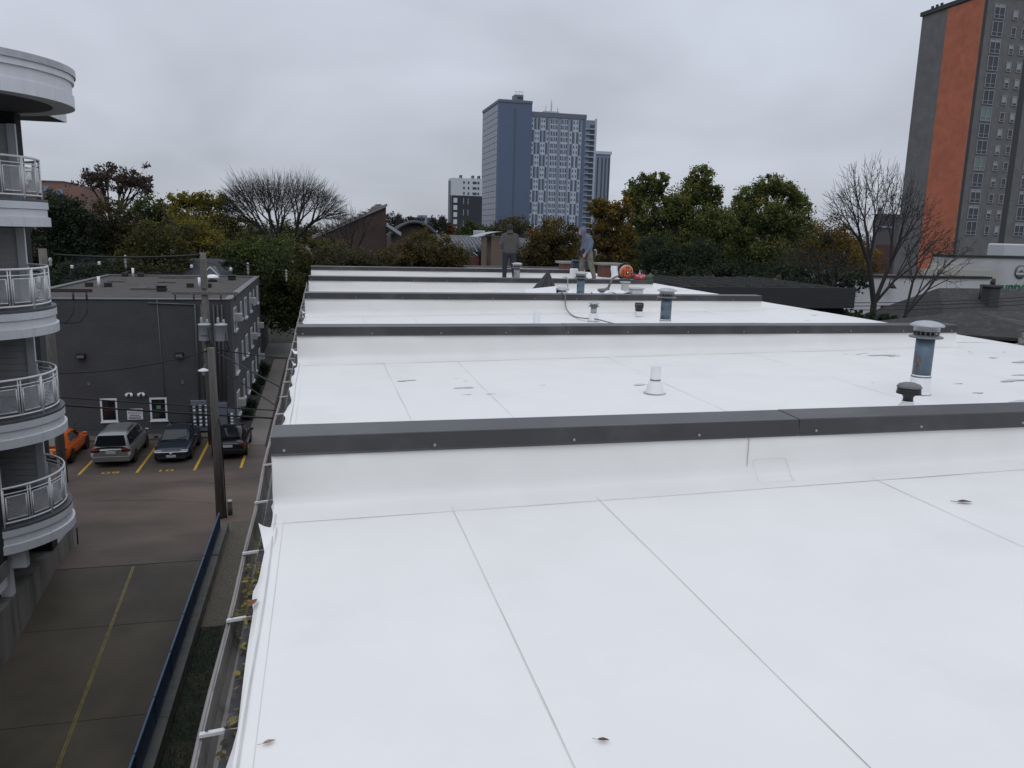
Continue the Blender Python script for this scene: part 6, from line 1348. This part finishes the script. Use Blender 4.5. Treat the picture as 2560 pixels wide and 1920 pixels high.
# ------------------------------------------------------------------ things on the roof
galv = mat('galvanised_blue', (.12, .165, .215), .42, .45, vary=.18, scale=7, col2=(.055, .06, .07), c2scale=9, c2lo=.5, c2hi=.66)
rust = mat('galvanised_rust', (.12, .165, .215), .5, .35, vary=.2, scale=7, col2=(.13, .05, .022), c2scale=4.5, c2lo=.50, c2hi=.60, stretch=(1, 1, .6)); cowl = mat('cowl_grey', (.40, .41, .42), .4, .35, vary=.08, scale=8); collar_m = mat('collar_grey_metal', (.16, .165, .17), .45, .4, vary=.1); boot_m = mat('boot_white', (.74, .75, .76), .5, vary=.03)
def flue(x, y, h, label, pm, slots=True):
    z = fz(x)+.008; t = thing('flue_vent', label, 'roof vent', (x, y, z), 'tall flue vents')
    k = h/.745
    MB().lathe([(.115, 0), (.102, .008), (.097, .04), (.095, .17*k), (.088, .172*k)], (x, y, z), 28).build('boot', boot_m, t)
    MB().lathe([(.0935, .172*k), (.0935, .196*k)], (x, y, z), 28).build('clamp_band', 'white_paint', t); MB().lathe([(.095, .185*k), (.0955, .175*k), (.095, .172*k)], (x, y, z), 28).build('sealant', collar_m, t)
    MB().lathe([(.088, .17*k), (.088, .585*k)], (x, y, z), 28).build('pipe', pm, t)
    MB().lathe([(.088, .592*k), (.155, .572*k), (.160, .578*k), (.157, .586*k), (.10, .606*k)], (x, y, z), 28).build('storm_collar', collar_m, t)
    for q in range(16):
        a = 2*math.pi*q/16; MB().box(-.006, .006, -.003, .003, 0, .062*k).build('slot_bar', collar_m, t).location = (.112*math.cos(a), .112*math.sin(a), .598*k)
    for o in t.children:
        if o.name.startswith('slot_bar'):
            o.data.transform(Matrix.Translation(Vector((x, y, z))))
    MB().lathe([(.09, .60*k), (.09, .66*k)], (x, y, z), 20).build('inner_sleeve', 'black_metal', t)
    MB().lathe([(.120, .642*k), (.121, .685*k), (.157, .690*k), (.162, .695*k), (.152, .708*k), (.11, .730*k), (.05, .743*k), (0, .745*k)], (x, y, z), 30).build('cowl', cowl, t)
flue(5.92, 6.75, .745, 'tall rusty blue flue vent nearest to us on the right', rust)
flue(5.47, 12.0, .69, 'blue grey flue vent in front of the third parapet', galv)
flue(5.72, 17.2, .68, 'pale capped flue vent on the bay strewn with white scraps', galv)
flue(5.49, 22.35, .66, 'streaked grey flue vent next to the worker in grey', mat('galvanised_pale', (.28, .29, .30), .45, .4, vary=.25, scale=6, col2=(.09, .085, .08), c2scale=6))
x, y = 5.11, 5.95; z = fz(x)+.008; t = thing('turbine_vent', 'squat black ribbed vent cap just behind the near parapet', 'roof vent', (x, y, z))
MB().lathe([(.10, 0), (.09, .03), (.07, .085), (.052, .105), (.048, .11)], (x, y, z), 24).build('boot', boot_m, t); MB().lathe([(.050, .108), (.051, .125), (.046, .126)], (x, y, z), 24).build('clamp_band', 'white_paint', t)
bkp = mat('vent_black', (.022, .022, .024), .55, vary=.15); MB().lathe([(.043, .12), (.043, .165), (.052, .17), (.052, .185), (.06, .19)], (x, y, z), 24).build('neck', bkp, t)
pr = [(.06, .19)]
for k in range(4): pr += [(.104-.002*k, .192+k*.014), (.106-.002*k, .197+k*.014), (.092, .201+k*.014)]
MB().lathe(pr, (x, y, z), 28).build('fins', bkp, t); MB().lathe([(.104, .248), (.106, .254), (.09, .276), (.05, .290), (0, .294)], (x, y, z), 28).build('cap', mat('vent_cap_grey', (.13, .13, .135), .5, vary=.2, scale=20), t)
def pipe_boot(x, y, h, r, label, boot=True):
    z = fz(x)+.008; t = thing('pipe_vent', label, 'roof vent', (x, y, z), 'white plumbing vents')
    if boot: MB().lathe([(.112, 0), (.092, .010), (.088, .038), (.083, .042), (.079, .08), (.071, .086), (.064, .112), (.058, .118)], (x, y, z), 26).build('boot', boot_m, t)
    MB().lathe([(r, .0), (r, h), (r-.008, h), (r-.008, h-.12)], (x, y, z), 24, caps=False).build('pipe', boot_m, t)
    MB().lathe([(0, h-.11), (r-.008, h-.11)], (x, y, z), 20).build('bore', 'black_metal', t)
    if boot: MB().lathe([(r+.002, .128), (r+.003, .134), (r+.002, .14)], (x, y, z), 24).build('clamp_band', collar_m, t)
pipe_boot(3.25, 7.28, .262, .052, 'white plumbing vent pipe in the middle of the second bay')
pipe_boot(3.45, 12.6, .27, .058, 'plain white pipe just behind the second parapet', False)
pipe_boot(3.95, 17.9, .28, .06, 'white pipe stub in the fourth bay near the black tarp', False)
x, y = 4.72, 13.4; z = fz(x)+.008; t = thing('storm_vent', 'small grey double ring vent with a cord looped round it', 'roof vent', (x, y, z))
MB().lathe([(.11, 0), (.095, .03), (.08, .13), (.065, .145)], (x, y, z), 24).build('boot', boot_m, t); MB().lathe([(.055, .14), (.055, .26)], (x, y, z), 20).build('neck', cowl, t); MB().lathe([(.055, .255), (.095, .26), (.10, .268), (.055, .28)], (x, y, z), 22).build('collar', collar_m, t); MB().lathe([(.07, .28), (.07, .305), (.10, .31), (.095, .325), (.05, .345), (0, .35)], (x, y, z), 22).build('cap', cowl, t)
for (x, y, s_, lab) in ((6.02, 14.45, .10, 'small low white curb with dark lid, left of a pair'), (5.84, 14.02, .082, 'small black topped curb, right of a pair')):
    z = fz(x)+.008; t = thing('roof_curb', lab, 'roof curb', (x, y, z), 'small roof curbs')
    MB().bbox(x-s_*.7, x+s_*.7, y-s_*.6, y+s_*.6, z, z+s_*1.2, .008).build('curb', boot_m, t)
    MB().bbox(x-s_*.72, x+s_*.72, y-s_*.62, y+s_*.62, z+s_*1.203, z+s_*(2.8 if 'black' in lab else 2.2), .01).build('lid', 'black_metal', t)
# cord over the parapets
def cord(label, pts, m, r=.009):
    n = []; P_ = [Vector(p) for p in pts]
    for i in range(len(P_)-1):
        for k in range(8):
            t = k/8; a = P_[max(i-1, 0)]; b = P_[i]; c = P_[i+1]; d = P_[min(i+2, len(P_)-1)]
            n.append(.5*((2*b)+(c-a)*t+(2*a-5*b+4*c-d)*t*t+(3*b-a-3*c+d)*t**3))
    n.append(P_[-1]); tag(MB().tube(n, r, 6).build('power_cord', m, org=tuple(P_[0])), label, 'cord')
grc = mat('cord_grey', (.20, .195, .19), .6)
cord('grey power cord running from the small ring vent toward the second parapet', [(4.62, 15.1, 9.84), (4.64, 14.9, 9.80), (4.66, 14.85, fz(4.6)+.1), (4.60, 14.2, fz(4.6)+.02), (4.58, 13.5, fz(4.6)+.05), (4.72, 13.3, fz(4.7)+.06), (5.0, 12.6, fz(5)+.02), (5.6, 11.6, fz(5.6)+.02), (6.2, 10.9, fz(6.2)+.02), (7.0, 10.35, fz(7)+.02)], grc, .012)
cord('pale cord hanging over the fourth parapet beside the black tarp', [(6.35, 20.6, 9.83), (6.33, 20.2, 9.85), (6.32, 20.1, 9.78), (6.30, 20.0, 9.6), (6.25, 19.6, fz(6.2)+.03), (6.15, 19.0, fz(6.1)+.03), (6.0, 18.4, fz(6)+.03), (5.9, 17.6, fz(5.9)+.03)], mat('cord_pale', (.33, .31, .28), .6), .013)
# black tarp tent and leaning white board
tz = fz(5.3)+.01; ap_ = at(1371, 677, 18.6)
tarp = mat('tarp_black', (.012, .012, .014), .5, vary=.3, scale=8, bump=.5, bscale=7)
t = thing('black_tarp', 'peaked black tarp standing on the roof in front of the fourth parapet', 'tarp', (5.3, 18.4, tz))
bl_, br_ = at(1336, 732, 18.3), at(1404, 733, 18.3); cx_ = (bl_.x+br_.x)/2; hw_ = (br_.x-bl_.x)/2
def tf(a, b):
    th = 6.2832*a; fold = 1+.10*math.sin(th*7)+.06*math.sin(th*13+1)
    bx_ = Vector((cx_+hw_*math.cos(th)*fold, 18.75+.55*math.sin(th)*fold, tz+.015*math.sin(th*5)**2)); k = b**.85
    p = bx_.lerp(ap_+Vector((.012*math.cos(th), .012*math.sin(th), 0)), k); return (p.x+.02*(1-b)*math.sin(th*9), p.y, p.z)
m = MB(); m.grid(tf, 72, 12); m.build('draped_sheet', tarp, t)
m = MB(); m.grid(lambda a, b: (bl_.x-.18+.3*a, 18.2+.2*b, tz+.012+.05*math.sin(a*3.1)*math.sin(b*3.1)), 6, 5); m.build('trailing_edge', tarp, t)
wbm = mat('white_sheet', (.70, .71, .73), .5, vary=.03); a_, b_, c_, d_ = at(1312, 739, 17.2), at(1392, 738, 17.2), at(1390, 716, 17.6), at(1314, 724, 17.6)
a_.z = b_.z = fz(4.9)+.012
tag(MB().prism([a_, b_, c_, d_], (0, .03, .004)).build('white_board', wbm, org=tuple((a_+b_)/2)), 'white rigid sheet leaning against the black tarp', 'board')
# loose white scraps and paper
sr_ = random.Random(21)
def scrap(label, x, y, w_, d_, hh, m=wbm):
    z = fz(x)+.012; ph = sr_.random()*6
    mm = MB(); mm.grid(lambda a, b: (x+(a-.5)*w_+.02*math.sin(b*5+ph), y+(b-.5)*d_+.02*math.sin(a*6+ph), z+.006+hh*abs(math.sin(a*5+ph)*math.cos(b*4+ph*2))), 10, 8); tag(mm.build('membrane_scrap', m, org=(x, y, z)), label, 'scrap', 'loose white scraps')
def sx(u, y): return at(u, 725, y).x
scrap('crumpled white scrap left of the third flue vent', sx(1425, 18.9), 18.9, .5, .5, .13); scrap('flat white scrap at the foot of the third flue vent', sx(1470, 18.6), 18.6, .8, .7, .05); scrap('crumpled white scrap right of the third flue vent', sx(1505, 18.8), 18.8, .55, .5, .12)
scrap('rolled white scrap near the leaning board', sx(1390, 18.5), 18.5, .35, .4, .10); scrap('large loose white sheet right of the scattered scraps', sx(1545, 19.0), 19.0, .8, .7, .09); scrap('creased white sheet at the feet of the worker in blue', 8.45, 23.9, .9, .6, .035); scrap('white sheet lying right of the worker in blue', 9.1, 24.2, .9, .7, .05)
y = 18.6; x = sx(1404, y); z = fz(x)+.01; t = thing('low_vent', 'low white round vent among the scraps by the third parapet', 'roof vent', (x, y, z)); MB().lathe([(.16, 0), (.15, .10), (.14, .11)], (x, y, z), 20).build('base', boot_m, t); MB().lathe([(.12, .11), (.12, .15), (.18, .155), (.17, .18), (.08, .22), (0, .225)], (x, y, z), 20).build('cap', cowl, t)
tool = mat('tool_grey', (.16, .155, .15), .5, .4); y = 18.9; x = sx(1514, y); z = fz(x)+.06
t = thing('heat_welder', 'grey handheld welding tool standing among the white scraps', 'tool', (x, y, z)); MB().tube([(x-.2, y, z+.05), (x, y, z+.06), (x+.08, y, z+.12)], [.05, .06, .045], 12).build('barrel', tool, t); MB().tube([(x+.06, y, z+.1), (x+.14, y, z+.3), (x+.17, y, z+.36), (x+.30, y, z+.42)], [.03, .028, .026, .024], 10).build('handle', tool, t)
for (x, y, s_, hh, lab, lm_) in ((sx(1590, 18.7), 18.7, .28, .15, 'low pale roof hatch curb behind the third parapet', cowl), (sx(1562, 19.7), 19.7, .17, .24, 'small pale curb in front of the fourth parapet', cowl)):
    z = fz(x)+.01; t = thing('roof_curb', lab, 'roof curb', (x, y, z), 'small roof curbs'); MB().bbox(x-s_/2, x+s_/2, y-s_/2, y+s_/2, z, z+hh, .015).build('curb', mat('curb_grey', (.45, .45, .44), .6), t); MB().bbox(x-s_/2-.03, x+s_/2+.03, y-s_/2-.03, y+s_/2+.03, z+hh+.002, z+hh+.035, .01).build('lid', lm_, t)
# tool case, brick chimneys with slab covers, blower, boxes near the far parapet
y = 25.42; x = at(1449, 680, y).x; zc = 9.812
t = thing('tool_case', 'dark navy tool case resting on the far parapet beside the worker in blue', 'case', (x, y, zc)); MB().bbox(x-.27, x+.27, y-.14, y+.20, zc+.005, zc+.24, .03).build('case_body', mat('case_navy', (.018, .024, .036), .5), t); MB().bbox(x-.275, x+.275, y-.145, y+.205, zc+.245, zc+.32, .03).build('case_lid', 'case_navy', t); MB().tube([(x-.1, y+.02, zc+.32), (x-.1, y+.02, zc+.36), (x+.1, y+.02, zc+.36), (x+.1, y+.02, zc+.32)], .012, 6).build('handle', 'black_metal', t)
for (x, y, w_, lab) in ((at(1521, 680, 26.4).x, 26.4, .30, 'brick chimney with flat stone slab right of the worker in blue'), (at(1416, 675, 27.4).x, 27.4, .20, 'slab topped brick chimney left of the tool case')):
    z = fz(x); t = thing('chimney', lab, 'chimney', (x, y, z), 'low brick chimneys on the roof'); MB().box(x-w_, x+w_, y-.3, y+.3, z, z+.42).build('stack', rbk, t); MB().bbox(x-w_-.12, x+w_+.12, y-.38, y+.38, z+.422, z+.50, .015).build('slab', mat('slab_grey', (.20, .19, .175), .8), t)
t = thing('membrane_wrap', 'white upstanding membrane wrap beside the brick chimney', 'membrane', (at(1533, 680, 25.9).x, 25.9, 9.5)); x9 = at(1525, 680, 25.9).x; MB().grid(lambda a, b: (x9+.24*a+.02*math.sin(b*6), 25.8-.1*math.sin(a*3), fz(9.5)+.42*b), 6, 6).build('sheet', wbm, t)
t = thing('white_bucket', 'white square bucket behind the legs of the worker in blue', 'bucket', (8.05, 24.95, fz(8))); MB().bbox(7.93, 8.17, 24.85, 25.05, fz(8)+.01, fz(8)+.36, .02).build('pail', boot_m, t)
y = 20.30; x = at(1565, 690, y).x; z = 9.820
t = thing('backpack_blower', 'orange backpack leaf blower sitting on the fourth parapet', 'leaf blower', (x, y, z)); org_ = mat('blower_orange', (.48, .085, .02), .45, vary=.08); Mx = Matrix.Rotation(R(90), 3, 'X')
MB().lathe([(0, -.09), (.155, -.09), (.168, -.05), (.168, .05), (.145, .085), (.06, .095), (0, .095)], (x, y, z+.19), 26, M=Mx).build('fan_housing', org_, t)
MB().lathe([(.169, -.045), (.184, -.03), (.184, .03), (.169, .045)], (x+.01, y+.02, z+.195), 26, M=Mx, caps=False).build('rim', mat('blower_cream', (.45, .40, .33), .6), t)
MB().lathe([(0, .096), (.055, .096), (.05, .11), (0, .112)], (x, y, z+.18), 16, M=Mx).build('intake_hub', 'black_metal', t); MB().lathe([(0, .113), (.025, .113), (0, .118)], (x, y, z+.18), 12, M=Mx).build('hub_cap', 'white_paint', t)
for a in (20, 75, 105, 160, 200, 340): MB().bbox(x+.12*math.cos(R(a))-.014, x+.12*math.cos(R(a))+.014, y-.10, y-.088, z+.19+.12*math.sin(R(a))-.02, z+.19+.12*math.sin(R(a))+.02, .003).build('intake_slot', 'black_metal', t)
MB().tube([(x-.1, y+.08, z+.36), (x-.05, y+.1, z+.42), (x+.05, y+.1, z+.42), (x+.1, y+.08, z+.36)], .02, 8).build('carry_handle', 'case_navy', t); MB().bbox(x-.15, x+.15, y+.09, y+.13, z, z+.4, .02).build('back_frame', 'black_metal', t)
x = at(1598, 697, y).x; t = thing('printed_box', 'small red printed carton beside the orange blower', 'box', (x, y, z)); MB().bbox(x-.14, x+.14, y-.08, y+.08, z, z+.13, .006).build('carton', mat('carton_red', (.42, .03, .035), .5), t); MB().bbox(x-.142, x+.142, y-.083, y-.079, z+.075, z+.115, .001).build('print_band', mat('print_pink', (.50, .25, .32), .5), t); MB().lathe([(0, 0), (.03, 0), (.03, .004), (0, .004)], (x+.02, y-.081, z+.055), 12, M=Mx).build('print_dot', mat('print_yellow', (.5, .35, .05), .5), t)
t = thing('glue_bottle', 'small clear bottle with pointed tip behind the red carton', 'bottle', (x+.06, y+.1, z)); MB().lathe([(.03, 0), (.032, .02), (.032, .15), (.012, .19), (.006, .25), (0, .252)], (x+.06, y+.13, z), 12).build('bottle_body', mat('bottle_pale', (.35, .37, .42), .25), t)
x = at(1620, 698, y).x; t = thing('green_box', 'small dark green box right of the red carton', 'box', (x, y+.05, z)); MB().bbox(x-.1, x+.1, y-.06, y+.1, z-.02, z+.09, .008).build('carton', mat('carton_green', (.02, .09, .04), .5), t)
